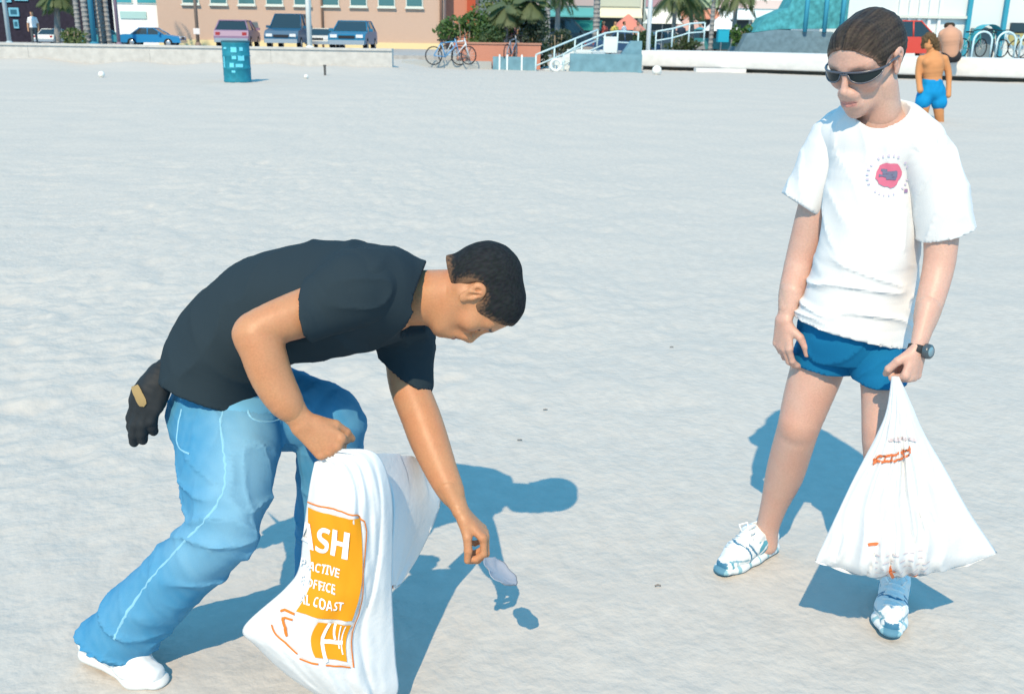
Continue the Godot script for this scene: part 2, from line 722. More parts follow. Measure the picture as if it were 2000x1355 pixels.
# a hand: w wrist, x along the palm, y out of its back, z towards the thumb; curl per finger in radians for each joint
func hand_field(w: Vector3, x: Vector3, y: Vector3, z: Vector3, curl: Array, thumb: Array, s := 1.0, forearm := Vector3.ZERO, fr := 0.0) -> Vol:
	x = x.normalized()
	y = (y - x * y.dot(x)).normalized()
	z = (z - x * z.dot(x) - y * z.dot(y)).normalized()
	var v := vol(0.0029)
	if fr > 0.0:
		v.cone(forearm, w, fr, 0.0235 * s, 0.0, y, 0.85)
	var base := [[0.086, 0.027], [0.090, 0.008], [0.085, -0.011], [0.077, -0.028]]
	var seg := [[0.042, 0.025, 0.021], [0.046, 0.029, 0.022], [0.042, 0.027, 0.021], [0.034, 0.020, 0.018]]
	for i in 4:
		var r := 0.0135 if i < 3 else 0.012
		v.cone(w + (x * 0.004 + z * base[i][1] * 0.45) * s, w + (x * (base[i][0] - 0.004) + z * base[i][1] - y * 0.002) * s, 0.0165 * s, r * s, 0.012 * s, y, 0.82)
	v.cone(w + (x * 0.03 + z * 0.012 - y * 0.006) * s, w + (x * 0.078 - y * 0.004) * s, 0.016 * s, 0.013 * s, 0.012 * s)
	for i in 4:
		var p: Vector3 = w + (x * base[i][0] + z * base[i][1]) * s
		var a := 0.0
		var r := 0.0098 if i < 3 else 0.0085
		for j in 3:
			a += curl[i] * [1.0, 1.15, 0.75][j]
			var q: Vector3 = p + (x * cos(a) - y * sin(a) - z * 0.02 * base[i][1] / 0.03) * seg[i][j] * s
			v.cone(p, q, r * s, (r - 0.0008) * s, 0.004 * s if j > 0 else 0.006 * s)
			p = q
			r -= 0.0007
	var p := w + (x * 0.022 + z * 0.020 - y * 0.006) * s
	var tr := [0.015, 0.0115, 0.0105, 0.0085]
	for j in 3:
		var t: Vector3 = thumb[j]
		var q: Vector3 = p + (x * t.x + y * t.y + z * t.z).normalized() * [0.042, 0.033, 0.027][j] * s
		v.cone(p, q, tr[j] * s, tr[j + 1] * s, 0.010 * s if j == 0 else 0.004 * s)
		p = q
	return v


func skin_mat(rough := 0.47) -> StandardMaterial3D:
	var m := tripl(vmat(rough, 0.45), 9.0, noise_tex(0.06, 4, 91, 256, 0.90, 1.0), noise_tex(0.3, 2, 92, 256, 0, 1, true, 2.0), 0.18, false)
	m.subsurf_scatter_enabled = true
	m.subsurf_scatter_strength = 0.12
	return m


func cloth_mat(col: Color, weave := 180.0) -> StandardMaterial3D:
	var m := mat(col, 0.92, 0.2)
	tripl(m, 16.0, noise_tex(0.10, 3, 21, 256, 0.90, 1.0), noise_tex(0.2, 3, 22, 256, 0, 1, true, 3.0), 0.25)
	return m


# a running or court shoe: heel to toe along x of T, y up, z to its outer side; length in metres
func shoe_fields(T: Transform3D) -> Array:
	var g := func(x: float, y: float, z: float) -> Vector3: return T * Vector3(x, y, z)
	var Y := T.basis.y.normalized()
	var up := vol(0.0038)
	up.cone(g.call(-0.095, 0.052, 0), g.call(-0.03, 0.060, 0), 0.036, 0.040, 0.0)
	up.cone(g.call(-0.03, 0.060, 0), g.call(0.055, 0.040, 0.004), 0.041, 0.041, 0.02)
	up.cone(g.call(0.055, 0.040, 0.004), g.call(0.115, 0.030, 0.0), 0.042, 0.030, 0.02)
	up.cone(g.call(-0.085, 0.085, 0), g.call(-0.02, 0.088, 0), 0.030, 0.030, 0.02)
	up.cone(g.call(-0.01, 0.092, 0), g.call(0.02, 0.080, 0), 0.024, 0.026, 0.02)
	up.cone(g.call(-0.104, 0.045, 0), g.call(-0.096, 0.100, 0), 0.026, 0.017, 0.015)
	for e in [-1.0, 1.0]:
		up.cone(g.call(-0.085, 0.086, 0.026 * e), g.call(-0.012, 0.094, 0.027 * e), 0.013, 0.013, 0.012)
	up.clip(g.call(0, 0.018, 0), -Y)
	up.carve(g.call(-0.055, 0.135, 0), g.call(-0.050, 0.090, 0), 0.029, 0.025, 0.006)
	up.bump(func(p: Vector3) -> float: return 0.0016 * sim.get_noise_3d(p.x * 42.0, p.y * 42.0, p.z * 42.0))
	var sole := vol(0.0038)
	sole.cone(g.call(-0.095, 0.016, 0), g.call(0.0, 0.014, -0.004), 0.042, 0.040, 0.0, Y, 0.55)
	sole.cone(g.call(0.0, 0.014, -0.004), g.call(0.075, 0.014, 0.004), 0.040, 0.048, 0.01, Y, 0.48)
	sole.cone(g.call(0.075, 0.014, 0.004), g.call(0.125, 0.020, 0), 0.047, 0.033, 0.01, Y, 0.5)
	sole.clip(g.call(0, 0.0, 0), -Y)
	return [up, sole]


func build_people() -> void:
	var S := Vector3(0.224, -1.0355, -0.975).normalized()
	var Z := Vector3(0, 0, 1)
	# ---- the woman with the white shirt ----
	var wb := vol(0.009)
	wb.chain([0.9387, 1.2723, -2.66, 0.0946,  0.9534, 1.0685, -2.65, 0.0937,  0.951, 0.9038, -2.68, 0.1106,  0.9532, 0.827, -2.69, 0.1119], 0.05, Z, 0.8)
	wb.chain([0.845, 1.3389, -2.71, 0.0519,  0.9469, 1.3672, -2.64, 0.0597,  1.0487, 1.3257, -2.58, 0.0444], 0.05)
	wb.chain([0.9459, 1.3541, -2.64, 0.0585,  0.9351, 1.4267, -2.62, 0.0484,  0.9064, 1.4968, -2.6, 0.0515], 0.03)
	wb.chain([0.853, 1.3313, -2.72, 0.0521,  0.8311, 1.1782, -2.73, 0.049,  0.8066, 1.0331, -2.74, 0.0414,  0.7939, 0.9768, -2.73, 0.0386,  0.7776, 0.9152, -2.71, 0.0343,  0.7645, 0.879, -2.69, 0.0228], 0.012, Vector3.ZERO, 1.0, 0.04)
	wb.chain([1.0523, 1.3179, -2.57, 0.0468,  1.0957, 1.1962, -2.56, 0.0486,  1.1043, 1.0802, -2.54, 0.041,  1.0947, 1.017, -2.52, 0.0384,  1.0628, 0.9343, -2.47, 0.0328,  1.0461, 0.8951, -2.44, 0.0234], 0.012, Vector3.ZERO, 1.0, 0.04)
	wb.chain([0.8991, 0.8128, -2.71, 0.0694,  0.8799, 0.7086, -2.715, 0.0747,  0.8556, 0.6038, -2.71, 0.068,  0.8394, 0.5161, -2.71, 0.0597,  0.8372, 0.4177, -2.75, 0.0588,  0.8366, 0.3241, -2.79, 0.0562,  0.8275, 0.2094, -2.83, 0.0416,  0.8228, 0.1136, -2.86, 0.0358,  0.8261, 0.05, -2.87, 0.0361], 0.02)
	wb.ball(Vector3(0.8252, 0.5307, -2.685), 0.034, 0.03)
	wb.chain([1.0024, 0.8131, -2.64, 0.0593,  1.0142, 0.7128, -2.585, 0.0574,  1.017, 0.6326, -2.56, 0.0546,  1.0164, 0.5544, -2.53, 0.0531,  1.0494, 0.4387, -2.55, 0.0542,  1.0847, 0.3138, -2.58, 0.0496,  1.1203, 0.1668, -2.61, 0.0359,  1.1366, 0.08, -2.62, 0.0333,  1.1403, 0.0508, -2.62, 0.0334], 0.02)
	var wf := Vector3(-0.67, -0.39, 0.60).normalized()
	var wu := (Vector3(-0.08, 1, 0.06) - wf * wf.dot(Vector3(-0.08, 1, 0.06))).normalized()
	var WT := Transform3D(Basis(wu.cross(wf), wu, wf) * Basis.from_scale(Vector3.ONE * 1.0), Vector3(0.8745, 1.5471, -2.6))
	var wh := head_field(WT, true)
	wh.chain([0.9123, 1.4842, -2.605, 0.0491,  0.9367, 1.414, -2.62, 0.0498], 0.02)
	var wr := hand_field(Vector3(0.7563, 0.8491, -2.68), Vector3(0.03, -1, 0.1), Vector3(-0.85, 0, 0.5), Vector3(0.5, 0, 0.85), [0.42, 0.48, 0.55, 0.62], [Vector3(0.6, -0.3, 0.75), Vector3(0.85, -0.4, 0.3), Vector3(0.95, -0.3, 0.0)], 0.92, Vector3(0.7768, 0.9239, -2.705), 0.035)
	var wl := hand_field(Vector3(1.0312, 0.8576, -2.415), Vector3(-0.22, -0.95, 0.25), Vector3(0.55, 0.1, 0.8), Vector3(-0.8, 0.2, 0.5), [1.25, 1.3, 1.3, 1.3], [Vector3(0.7, -0.4, 0.6), Vector3(0.8, -0.6, 0.1), Vector3(0.5, -0.6, -0.6)], 0.92, Vector3(1.0644, 0.9457, -2.468), 0.034)
	# shirt
	var ws := vol(0.0065)
	ws.chain([0.9421, 1.3339, -2.645, 0.1121,  0.9471, 1.2071, -2.645, 0.1246,  0.9527, 1.0835, -2.645, 0.1305,  0.9555, 0.9527, -2.66, 0.1485,  0.9504, 0.8329, -2.67, 0.1666,  0.9506, 0.7581, -2.67, 0.1723], 0.03, Z, 0.82)
	ws.chain([0.863, 1.3576, -2.7, 0.0625,  0.9448, 1.3841, -2.64, 0.0729,  1.0299, 1.3485, -2.58, 0.065], 0.05)
	var wsr := vol(0.0065)
	wsr.chain([0.8681, 1.3626, -2.705, 0.0653,  0.8488, 1.3182, -2.715, 0.0713,  0.8155, 1.2198, -2.73, 0.0655,  0.7839, 1.1447, -2.74, 0.0635,  0.7638, 1.0883, -2.75, 0.0641])
	var wsl := vol(0.0065)
	wsl.chain([1.0169, 1.3483, -2.58, 0.0598,  1.0547, 1.3012, -2.57, 0.0691,  1.0916, 1.2159, -2.56, 0.0708,  1.1167, 1.1284, -2.555, 0.0714,  1.1345, 1.065, -2.55, 0.0718])
	var sleeve := func(p: Vector3) -> float: return 0.007 * (pow(1.0 - absf(sim.get_noise_3d(p.x * 9.0, p.y * 3.0, p.z * 9.0 + 5.0)), 4.0) - 0.3)
	wsr.bump(sleeve)
	wsl.bump(sleeve)
	ws.bump(func(p: Vector3) -> float:
		var low := smoothstep(1.10, 0.95, p.y)
		var a := 0.004 * sim.get_noise_3d(p.x * 9.0 + 2.0 * p.y, p.y * 3.0, p.z * 9.0)
		var b := pow(1.0 - absf(sim.get_noise_3d(p.x * 2.5 - 2.0 * p.y, p.y * 13.0 + p.x * 4.0, p.z * 3.0 + 8.0)), 5.0)
		var e := pow(1.0 - absf(sim.get_noise_3d(p.x * 6.0 + p.y * 3.0, p.y * 2.2 - p.x * 4.0, p.z * 6.0 + 30.0)), 5.0)
		return a + low * 0.012 * (b - 0.25) + (1.0 - low) * 0.006 * (e - 0.2))
	var r_cut: Vector3 = Vector3(0.7864, 1.1617, -2.74)
	var r_dir: Vector3 = (Vector3(0.7334, 1.2003, -2.74) - Vector3(0.8458, 1.1329, -2.74)).cross(Z).normalized()
	if r_dir.y > 0.0:
		r_dir = -r_dir
	wsr.clip(r_cut, r_dir, Vector3(0.778, 1.0885, -2.75), 0.13)
	var l_cut: Vector3 = Vector3(1.1174, 1.123, -2.555)
	var l_dir: Vector3 = (Vector3(1.053, 1.1005, -2.555) - Vector3(1.183, 1.1441, -2.555)).cross(Z).normalized()
	if l_dir.y > 0.0:
		l_dir = -l_dir
	wsl.clip(l_cut, l_dir, Vector3(1.1434, 1.0584, -2.55), 0.135)
	var h_dir: Vector3 = (Vector3(0.7785, 0.8714, -2.67) - Vector3(1.1215, 0.7999, -2.67)).cross(Z).normalized()
	if h_dir.y > 0.0:
		h_dir = -h_dir
	ws.clip(Vector3(0.9513, 0.8255, -2.67), h_dir, Vector3(0.9524, 0.743, -2.67), 0.25)
	# hollow hems and neck
	ws.carve(Vector3(0.9513, 0.8255, -2.67), Vector3(0.9513, 0.8255, -2.67), 0.122, 0.122, 0.0, h_dir, 0.25)
	wsr.carve(r_cut, r_cut, 0.046, 0.046, 0.0, r_dir, 0.45)
	wsl.carve(l_cut, l_cut, 0.058, 0.058, 0.0, l_dir, 0.45)
	ws.carve(Vector3(0.9272, 1.4344, -2.6), Vector3(0.9323, 1.4056, -2.612), 0.068, 0.058, 0.006)
	# shorts
	var wp := vol(0.007)
	wp.chain([0.947, 0.8891, -2.68, 0.1392,  0.95, 0.815, -2.68, 0.1489], 0.02, Z, 0.82)
	var wpr := vol(0.0065)
	wpr.chain([0.92, 0.8175, -2.695, 0.0863,  0.9066, 0.7705, -2.7, 0.0927,  0.8946, 0.7214, -2.705, 0.0933,  0.894, 0.6733, -2.71, 0.0969])
	var wpl := vol(0.0065)
	wpl.chain([0.9917, 0.8128, -2.65, 0.085,  1.0022, 0.7734, -2.625, 0.0804,  1.007, 0.7115, -2.58, 0.0671,  1.016, 0.6625, -2.58, 0.0703])
	var drape := func(p: Vector3) -> float: return 0.003 * sim.get_noise_3d(p.x * 12.0, p.y * 5.0, p.z * 12.0) + 0.006 * pow(1.0 - absf(sim.get_noise_3d(p.x * 9.0 + 4.0 - p.y * 6.0, p.y * 5.0 + p.x * 4.0, p.z * 8.0)), 4.0)
	wp.bump(drape)
	wpr.bump(drape)
	wpl.bump(drape)
	wp.clip(Vector3(0.9577, 0.7433, -2.66), Vector3(0, -1, 0))
	wpr.clip(Vector3(0.8863, 0.7165, -2.71), Vector3(-0.06, -1, -0.10))
	wpl.clip(Vector3(1.0086, 0.71, -2.58), Vector3(0.03, -1, -0.08))
	wpr.carve(Vector3(0.8863, 0.7165, -2.71), Vector3(0.8863, 0.7165, -2.71), 0.070, 0.070, 0.0, Vector3.UP, 0.25)
	wpl.carve(Vector3(1.0086, 0.71, -2.58), Vector3(1.0086, 0.71, -2.58), 0.052, 0.052, 0.0, Vector3.UP, 0.25)
	# hair drawn back into a knot
	var wq := vol(0.0042)
	wq.cone(WT * Vector3(0, 0.031, -0.034), WT * Vector3(0, 0.037, 0.020), 0.0868, 0.0800, 0.0, WT.basis.x, 0.955)
	wq.cone(WT * Vector3(0, -0.005, -0.045), WT * Vector3(0, -0.035, -0.065), 0.068, 0.045, 0.02)
	wq.carve(WT * Vector3(0, -0.052, 0.155), WT * Vector3(0, -0.06, 0.155), 0.135, 0.135, 0.004, WT.basis.x, 1.12)
	for e in [-1.0, 1.0]:
		wq.carve(WT * Vector3(0.09 * e, -0.008, 0.0), WT * Vector3(0.085 * e, -0.05, 0.01), 0.034, 0.045, 0.006)
	var wi := WT.affine_inverse()
	wq.bump(func(p: Vector3) -> float:
		var q: Vector3 = wi * p
		var a := atan2(q.x, q.y - 0.02)
		return 0.0016 * sim.get_noise_3d(a * 7.0, q.z * 9.0, 3.0) + 0.0009 * sim.get_noise_3d(a * 24.0 + q.z * 10.0, q.z * 14.0, 9.0))
	var wrs := shoe_fields(Transform3D(frame_of(Vector3(-0.76, -0.02, 0.65), Vector3.UP), Vector3(0.7675, 0, -2.8457) + Vector3(0, 0.004, 0)))
	var wls := shoe_fields(Transform3D(frame_of(Vector3(-0.36, -0.02, 0.93), Vector3.UP), Vector3(1.1223, 0, -2.5597) + Vector3(0, 0.004, 0)))
	# ---- the man bending down ----
	var mb := vol(0.009)
	mb.chain([-0.7673, 0.734, -2.46, 0.0642,  -0.6865, 0.8667, -2.44, 0.0941,  -0.5667, 0.9482, -2.42, 0.113,  -0.4377, 0.9636, -2.42, 0.1128,  -0.3287, 0.9653, -2.42, 0.0923], 0.05, Z, 1.3)
	mb.chain([-0.3289, 0.9587, -2.42, 0.077,  -0.237, 0.9746, -2.4, 0.0635,  -0.1531, 0.9786, -2.38, 0.063], 0.03)
	mb.chain([-0.3422, 1.0214, -2.3, 0.0607,  -0.4297, 0.9921, -2.24, 0.0595,  -0.5149, 0.9715, -2.19, 0.0526,  -0.5696, 0.9503, -2.16, 0.0474,  -0.5649, 0.9098, -2.15, 0.051,  -0.5443, 0.845, -2.14, 0.0477,  -0.5157, 0.7934, -2.13, 0.0408,  -0.4979, 0.7695, -2.128, 0.0292], 0.015, Vector3.ZERO, 1.0, 0.05)
	mb.ball(Vector3(-0.5974, 0.9465, -2.155), 0.027, 0.04)
	mb.chain([-0.2875, 0.8804, -2.56, 0.0654,  -0.2808, 0.7859, -2.52, 0.057,  -0.271, 0.7139, -2.48, 0.0526,  -0.2359, 0.6362, -2.44, 0.0523,  -0.2116, 0.5882, -2.4, 0.0505,  -0.1764, 0.5245, -2.35, 0.0421,  -0.1509, 0.4855, -2.318, 0.0352,  -0.1368, 0.4658, -2.3, 0.0247], 0.015, Vector3.ZERO, 1.0, 0.05)
	mb.chain([-0.7344, 0.607, -2.42, 0.0748,  -0.7104, 0.5574, -2.32, 0.0725,  -0.6973, 0.4561, -2.21, 0.0578,  -0.7901, 0.3387, -2.215, 0.0562,  -0.9215, 0.1896, -2.24, 0.0499,  -1.0085, 0.083, -2.25, 0.0427,  -1.033, 0.0327, -2.255, 0.043], 0.03)
	mb.chain([-0.7455, 0.633, -2.58, 0.1129,  -0.606, 0.6207, -2.52, 0.0968,  -0.4852, 0.6023, -2.46, 0.0787,  -0.4945, 0.4598, -2.48, 0.0694,  -0.5118, 0.2633, -2.5, 0.0629,  -0.5335, 0.0833, -2.53, 0.053,  -0.5403, 0.0352, -2.54, 0.0504], 0.03)
	var mf := Vector3(0.16, -0.98, 0.08).normalized()
	var mu := (Vector3(0.96, 0.22, 0.0) - mf * mf.dot(Vector3(0.96, 0.22, 0.0))).normalized()
	var MT := Transform3D(Basis(mu.cross(mf), mu, mf) * 1.0, Vector3(-0.0894, 0.9951, -2.36))
	var mh := head_field(MT, false)
	mh.chain([-0.2561, 0.9691, -2.4, 0.0686,  -0.1528, 0.9799, -2.375, 0.0679], 0.02)
	var mr := hand_field(Vector3(-0.4775, 0.7422, -2.125), Vector3(0.72, -0.62, 0.05), Vector3(0.1, 0.25, 1.0), Vector3(0.6, 0.8, 0), [1.25, 1.3, 1.3, 1.35], [Vector3(0.85, -0.25, 0.45), Vector3(0.95, -0.5, 0.0), Vector3(0.8, -0.7, -0.2)], 1.06, Vector3(-0.5194, 0.7988, -2.132), 0.0397)
	var ml := hand_field(Vector3(-0.1256, 0.4448, -2.285), Vector3(0.74, -0.66, 0.16), Vector3(0.66, 0.74, -0.05), Vector3(0, 0.1, 1), [0.80, 0.78, 0.84, 0.92], [Vector3(0.80, -0.45, 0.35), Vector3(0.75, -0.70, 0.1), Vector3(0.60, -0.80, -0.05)], 1.0, Vector3(-0.1536, 0.4916, -2.32), 0.0366)
	# his shirt
	var ms := vol(0.007)
	ms.chain([-0.7799, 0.6842, -2.44, 0.1495,  -0.7539, 0.7674, -2.445, 0.1417,  -0.6959, 0.8624, -2.44, 0.1359,  -0.58, 0.9347, -2.43, 0.1446,  -0.4443, 0.9595, -2.42, 0.1449,  -0.3414, 0.9717, -2.42, 0.1229,  -0.2633, 0.9848, -2.41, 0.0841,  -0.2178, 0.9828, -2.4, 0.0736], 0.03, Z, 1.32)
	ms.chain([-0.3255, 1.0129, -2.31, 0.0952,  -0.3566, 1.0237, -2.275, 0.0913], 0.06)
	ms.chain([-0.3055, 0.8927, -2.54, 0.0973,  -0.2943, 0.8535, -2.53, 0.0839], 0.06)
	var msr := vol(0.0065)
	msr.chain([-0.3254, 1.0167, -2.31, 0.0903,  -0.3715, 1.0223, -2.255, 0.0906,  -0.4498, 0.9874, -2.22, 0.0708,  -0.5129, 0.9671, -2.18, 0.0675])
	var msl := vol(0.0065)
	msl.chain([-0.2985, 0.8731, -2.535, 0.0892,  -0.2819, 0.8002, -2.52, 0.0773,  -0.2781, 0.7426, -2.5, 0.0718,  -0.2743, 0.6779, -2.48, 0.0718])
	var sleeve_b := func(p: Vector3) -> float: return 0.006 * (pow(1.0 - absf(sim.get_noise_3d(p.x * 6.0, p.y * 6.0, p.z * 6.0 + 15.0)), 5.0) - 0.25)
	msr.bump(sleeve_b)
	msl.bump(sleeve_b)
	ms.bump(func(p: Vector3) -> float:
		var b := pow(1.0 - absf(sim.get_noise_3d(p.x * 5.0 + p.y * 3.0, p.y * 3.0 - p.x * 2.5, p.z * 4.0 + 3.0)), 3.0)
		return 0.004 * sim.get_noise_3d(p.x * 5.0, p.y * 5.0, p.z * 5.0) + 0.008 * (b - 0.3))
	var ms_cut: Vector3 = Vector3(-0.474, 0.9874, -2.205)
	var ms_dir: Vector3 = (Vector3(-0.4849, 1.0535, -2.2) - Vector3(-0.4631, 0.9204, -2.2)).cross(Z).normalized()
	if ms_dir.x > 0.0:
		ms_dir = -ms_dir
	msr.clip(ms_cut, ms_dir, Vector3(-0.5225, 0.9621, -2.18), 0.115)
	var mt_dir: Vector3 = (Vector3(-0.3502, 0.7827, -2.5) - Vector3(-0.2242, 0.7076, -2.5)).cross(Z).normalized()
	if mt_dir.y > 0.0:
		mt_dir = -mt_dir
	msl.clip(Vector3(-0.2875, 0.7453, -2.5), mt_dir, Vector3(-0.2853, 0.6705, -2.48), 0.125)
	var mw_dir: Vector3 = (Vector3(-0.8971, 0.7395, -2.45) - Vector3(-0.6565, 0.6468, -2.45)).cross(Z).normalized()
	if mw_dir.y > 0.0:
		mw_dir = -mw_dir
	ms.clip(Vector3(-0.7768, 0.6934, -2.45), mw_dir + Vector3(0, 0, 0.22), Vector3(-0.808, 0.6009, -2.45), 0.3)
	ms.clip(Vector3(-0.2405, 0.9916, -2.4), Vector3(0.93, -0.36, 0.0), Vector3(-0.1924, 0.9858, -2.4), 0.14)
	msr.carve(ms_cut, ms_cut, 0.047, 0.047, 0.0, ms_dir, 0.3)
	msl.carve(Vector3(-0.2875, 0.7453, -2.5), Vector3(-0.2875, 0.7453, -2.5), 0.047, 0.047, 0.0, mt_dir, 0.3)
	ms.carve(Vector3(-0.2405, 0.9916, -2.4), Vector3(-0.2405, 0.9916, -2.4), 0.058, 0.058, 0.0, Vector3(0.93, -0.36, 0.0), 0.2)
	# his jeans
	var mj := vol(0.0075)
	mj.chain([-0.7455, 0.7195, -2.45, 0.1227,  -0.7534, 0.6452, -2.45, 0.1399], 0.03, Z, 1.18)
	mj.chain([-0.7226, 0.6191, -2.38, 0.1289,  -0.7118, 0.5951, -2.33, 0.1294,  -0.7026, 0.5451, -2.27, 0.1171,  -0.6923, 0.4908, -2.21, 0.0926,  -0.6898, 0.444, -2.18, 0.0796,  -0.7408, 0.3847, -2.19, 0.083,  -0.8418, 0.2771, -2.22, 0.0864,  -0.9486, 0.1623, -2.235, 0.0881,  -1.0357, 0.0596, -2.245, 0.0908,  -1.0687, 0.0199, -2.25, 0.0914], 0.02, Vector3.ZERO, 1.0, 0.05)
	mj.chain([-0.7262, 0.6333, -2.56, 0.1261,  -0.606, 0.6207, -2.52, 0.1107,  -0.4867, 0.6099, -2.47, 0.0925,  -0.4827, 0.5393, -2.47, 0.0878,  -0.497, 0.3987, -2.48, 0.0867,  -0.5131, 0.2314, -2.5, 0.086,  -0.5312, 0.0666, -2.53, 0.0855,  -0.5381, 0.0183, -2.54, 0.0862], 0.03, Vector3.ZERO, 1.0, 0.05)
	var j_knee: Vector3 = Vector3(-0.6956, 0.4404, -2.2)
	var j_hem: Vector3 = Vector3(-1.0054, 0.094, -2.245)
	mj.bump(func(p: Vector3) -> float:
		var along_leg := -0.66 * p.x - 0.75 * p.y
		var over := 0.75 * p.x - 0.66 * p.y
		var near := 0.30 + 0.9 * smoothstep(0.26, 0.04, p.distance_to(j_knee)) + 0.7 * smoothstep(0.24, 0.05, p.distance_to(j_hem))
		var b := pow(1.0 - absf(sim.get_noise_3d(along_leg * 9.0 + over * 4.0, over * 3.0, p.z * 4.0 + 3.0)), 5.0)
		var e := pow(1.0 - absf(sim.get_noise_3d(p.x * 7.0, p.y * 2.2 + p.x * 2.0, p.z * 5.0 + 40.0)), 6.0)
		return near * 0.014 * (b - 0.2) + 0.005 * (e - 0.15) + 0.0025 * sim.get_noise_3d(p.x * 9.0, p.y * 9.0, p.z * 9.0))
	mj.clip(Vector3(-1.0173, 0.0692, -2.245), Vector3(-0.30, -0.9, 0.1), Vector3(-1.0713, -0.0037, -2.25), 0.13)
	mj.clip(Vector3(-0.5374, 0.0352, -2.54), Vector3(0, -1, 0.1), Vector3(-0.5398, -0.0242, -2.54), 0.12)
	mj.carve(Vector3(-1.0173, 0.0692, -2.245), Vector3(-1.0173, 0.0692, -2.245), 0.080, 0.080, 0.0, Vector3(-0.32, -0.94, 0.1), 0.3)
	mj.carve(Vector3(-0.5374, 0.0352, -2.54), Vector3(-0.5374, 0.0352, -2.54), 0.074, 0.074, 0.0, Vector3.UP, 0.3)
	# his hair
	var mq := vol(0.0042)
	mq.cone(MT * Vector3(0, 0.032, -0.036), MT * Vector3(0, 0.038, 0.022), 0.0875, 0.0815, 0.0, MT.basis.x, 0.945)
	mq.cone(MT * Vector3(0, 0.0, -0.045), MT * Vector3(0, -0.05, -0.060), 0.064, 0.042, 0.02)
	mq.carve(MT * Vector3(0, -0.055, 0.155), MT * Vector3(0, -0.065, 0.155), 0.143, 0.143, 0.004, MT.basis.x, 1.06)
	for e in [-1.0, 1.0]:
		mq.carve(MT * Vector3(0.09 * e, 0.0, -0.012), MT * Vector3(0.085 * e, -0.06, 0.0), 0.030, 0.050, 0.006)
	mq.clip(MT * Vector3(0, -0.058, -0.09), MT.basis * Vector3(0, -1, 0.1))
	var mi := MT.affine_inverse()
	mq.bump(func(p: Vector3) -> float:
		var q: Vector3 = mi * p
		return 0.0010 * sim.get_noise_3d(q.x * 26.0, q.y * 26.0, q.z * 26.0))
	var mrs := shoe_fields(Transform3D(frame_of(Vector3(0.82, -0.05, 0.42), Vector3(0, 1, 0.1)), Vector3(-1.0063, 0, -2.2288) + Vector3(0, 0.004, 0)))
	var mls := shoe_fields(Transform3D(frame_of(Vector3(0.95, -0.02, 0.3), Vector3.UP), Vector3(-0.4998, 0, -2.5297) + Vector3(0, 0.004, 0)))
	bake()

	var lw := WT.affine_inverse()
	var skin := func(p: Vector3, n: Vector3, base: Color, lip: Color, hi: Transform3D, brow: bool) -> Color:
		var c := base
		var m := 0.5 + 0.5 * sim.get_noise_3d(p.x * 14.0, p.y * 14.0, p.z * 14.0)
		var m2 := 0.5 + 0.5 * sim.get_noise_3d(p.x * 45.0 + 7.0, p.y * 45.0, p.z * 45.0)
		c = c.lerp(Color(base.r * 1.0, base.g * 0.80, base.b * 0.74), m * 0.55)
		c = c.lerp(Color(base.r * 0.90, base.g * 0.76, base.b * 0.72), m2 * m2 * (0.30 if base.b < 0.2 else 0.12))
		var q: Vector3 = hi * p
		if q.length() < 0.16 and q.z > 0.03:
			var l := smoothstep(0.0105, 0.006, absf(q.y + 0.0668)) * smoothstep(0.025, 0.018, absf(q.x)) * smoothstep(0.082, 0.09, q.z)
			c = c.lerp(lip, l * 0.85)
			var ch := smoothstep(0.034, 0.0, Vector2(absf(q.x) - 0.042, q.y + 0.03).length())
			c = c.lerp(Color(base.r * 1.02, base.g * 0.72, base.b * 0.70), ch * 0.45)
			if brow:
				var bw := smoothstep(0.0045, 0.003, absf(q.y - 0.0225 - 0.1 * absf(absf(q.x) - 0.03))) * smoothstep(0.052, 0.046, absf(q.x)) * smoothstep(0.010, 0.014, absf(q.x)) * smoothstep(0.06, 0.07, q.z)
				c = c.lerp(Color(0.03, 0.02, 0.015), bw * (0.9 if base.b < 0.2 else 0.22))
				var ey := smoothstep(0.004, 0.002, absf(q.y + 0.004)) * smoothstep(0.013, 0.011, absf(absf(q.x) - 0.032)) * smoothstep(0.07, 0.078, q.z)
				c = c.lerp(Color(0.02, 0.015, 0.012), ey * 0.9)
		return c
	var w_skin := Color(0.67, 0.43, 0.345)
	var w_lip := Color(0.56, 0.22, 0.20)
	var knee: Vector3 = Vector3(0.8168, 0.5358, -2.672)
	var woman := thing("person", "person in white shirt and blue shorts holding a full white bag", "person", Vector3(0.9775, 0.0513, -2.6) * Vector3(1, 0, 1))
	woman.set_meta("head", WT)
	fields["white_shirt"] = ws
	fields["jeans"] = mj
	fields["black_shirt"] = ms
	var wo: Vector3 = -woman.position
	put("body", mesh_of([wb, wh, wr, wl], func(p: Vector3, n: Vector3) -> Color:
		var c: Color = skin.call(p, n, w_skin, w_lip, lw, true)
		return c.lerp(Color(0.58, 0.28, 0.19), 0.55 * smoothstep(0.06, 0.01, p.distance_to(knee)))), skin_mat(), woman, wo)
	put("shirt", mesh_of([ws, wsr, wsl]), cloth_mat(lin(0.82, 0.82, 0.82)), woman, wo)
	put("shorts", mesh_of([wp, wpr, wpl]), cloth_mat(lin(0.010, 0.16, 0.34)), woman, wo)
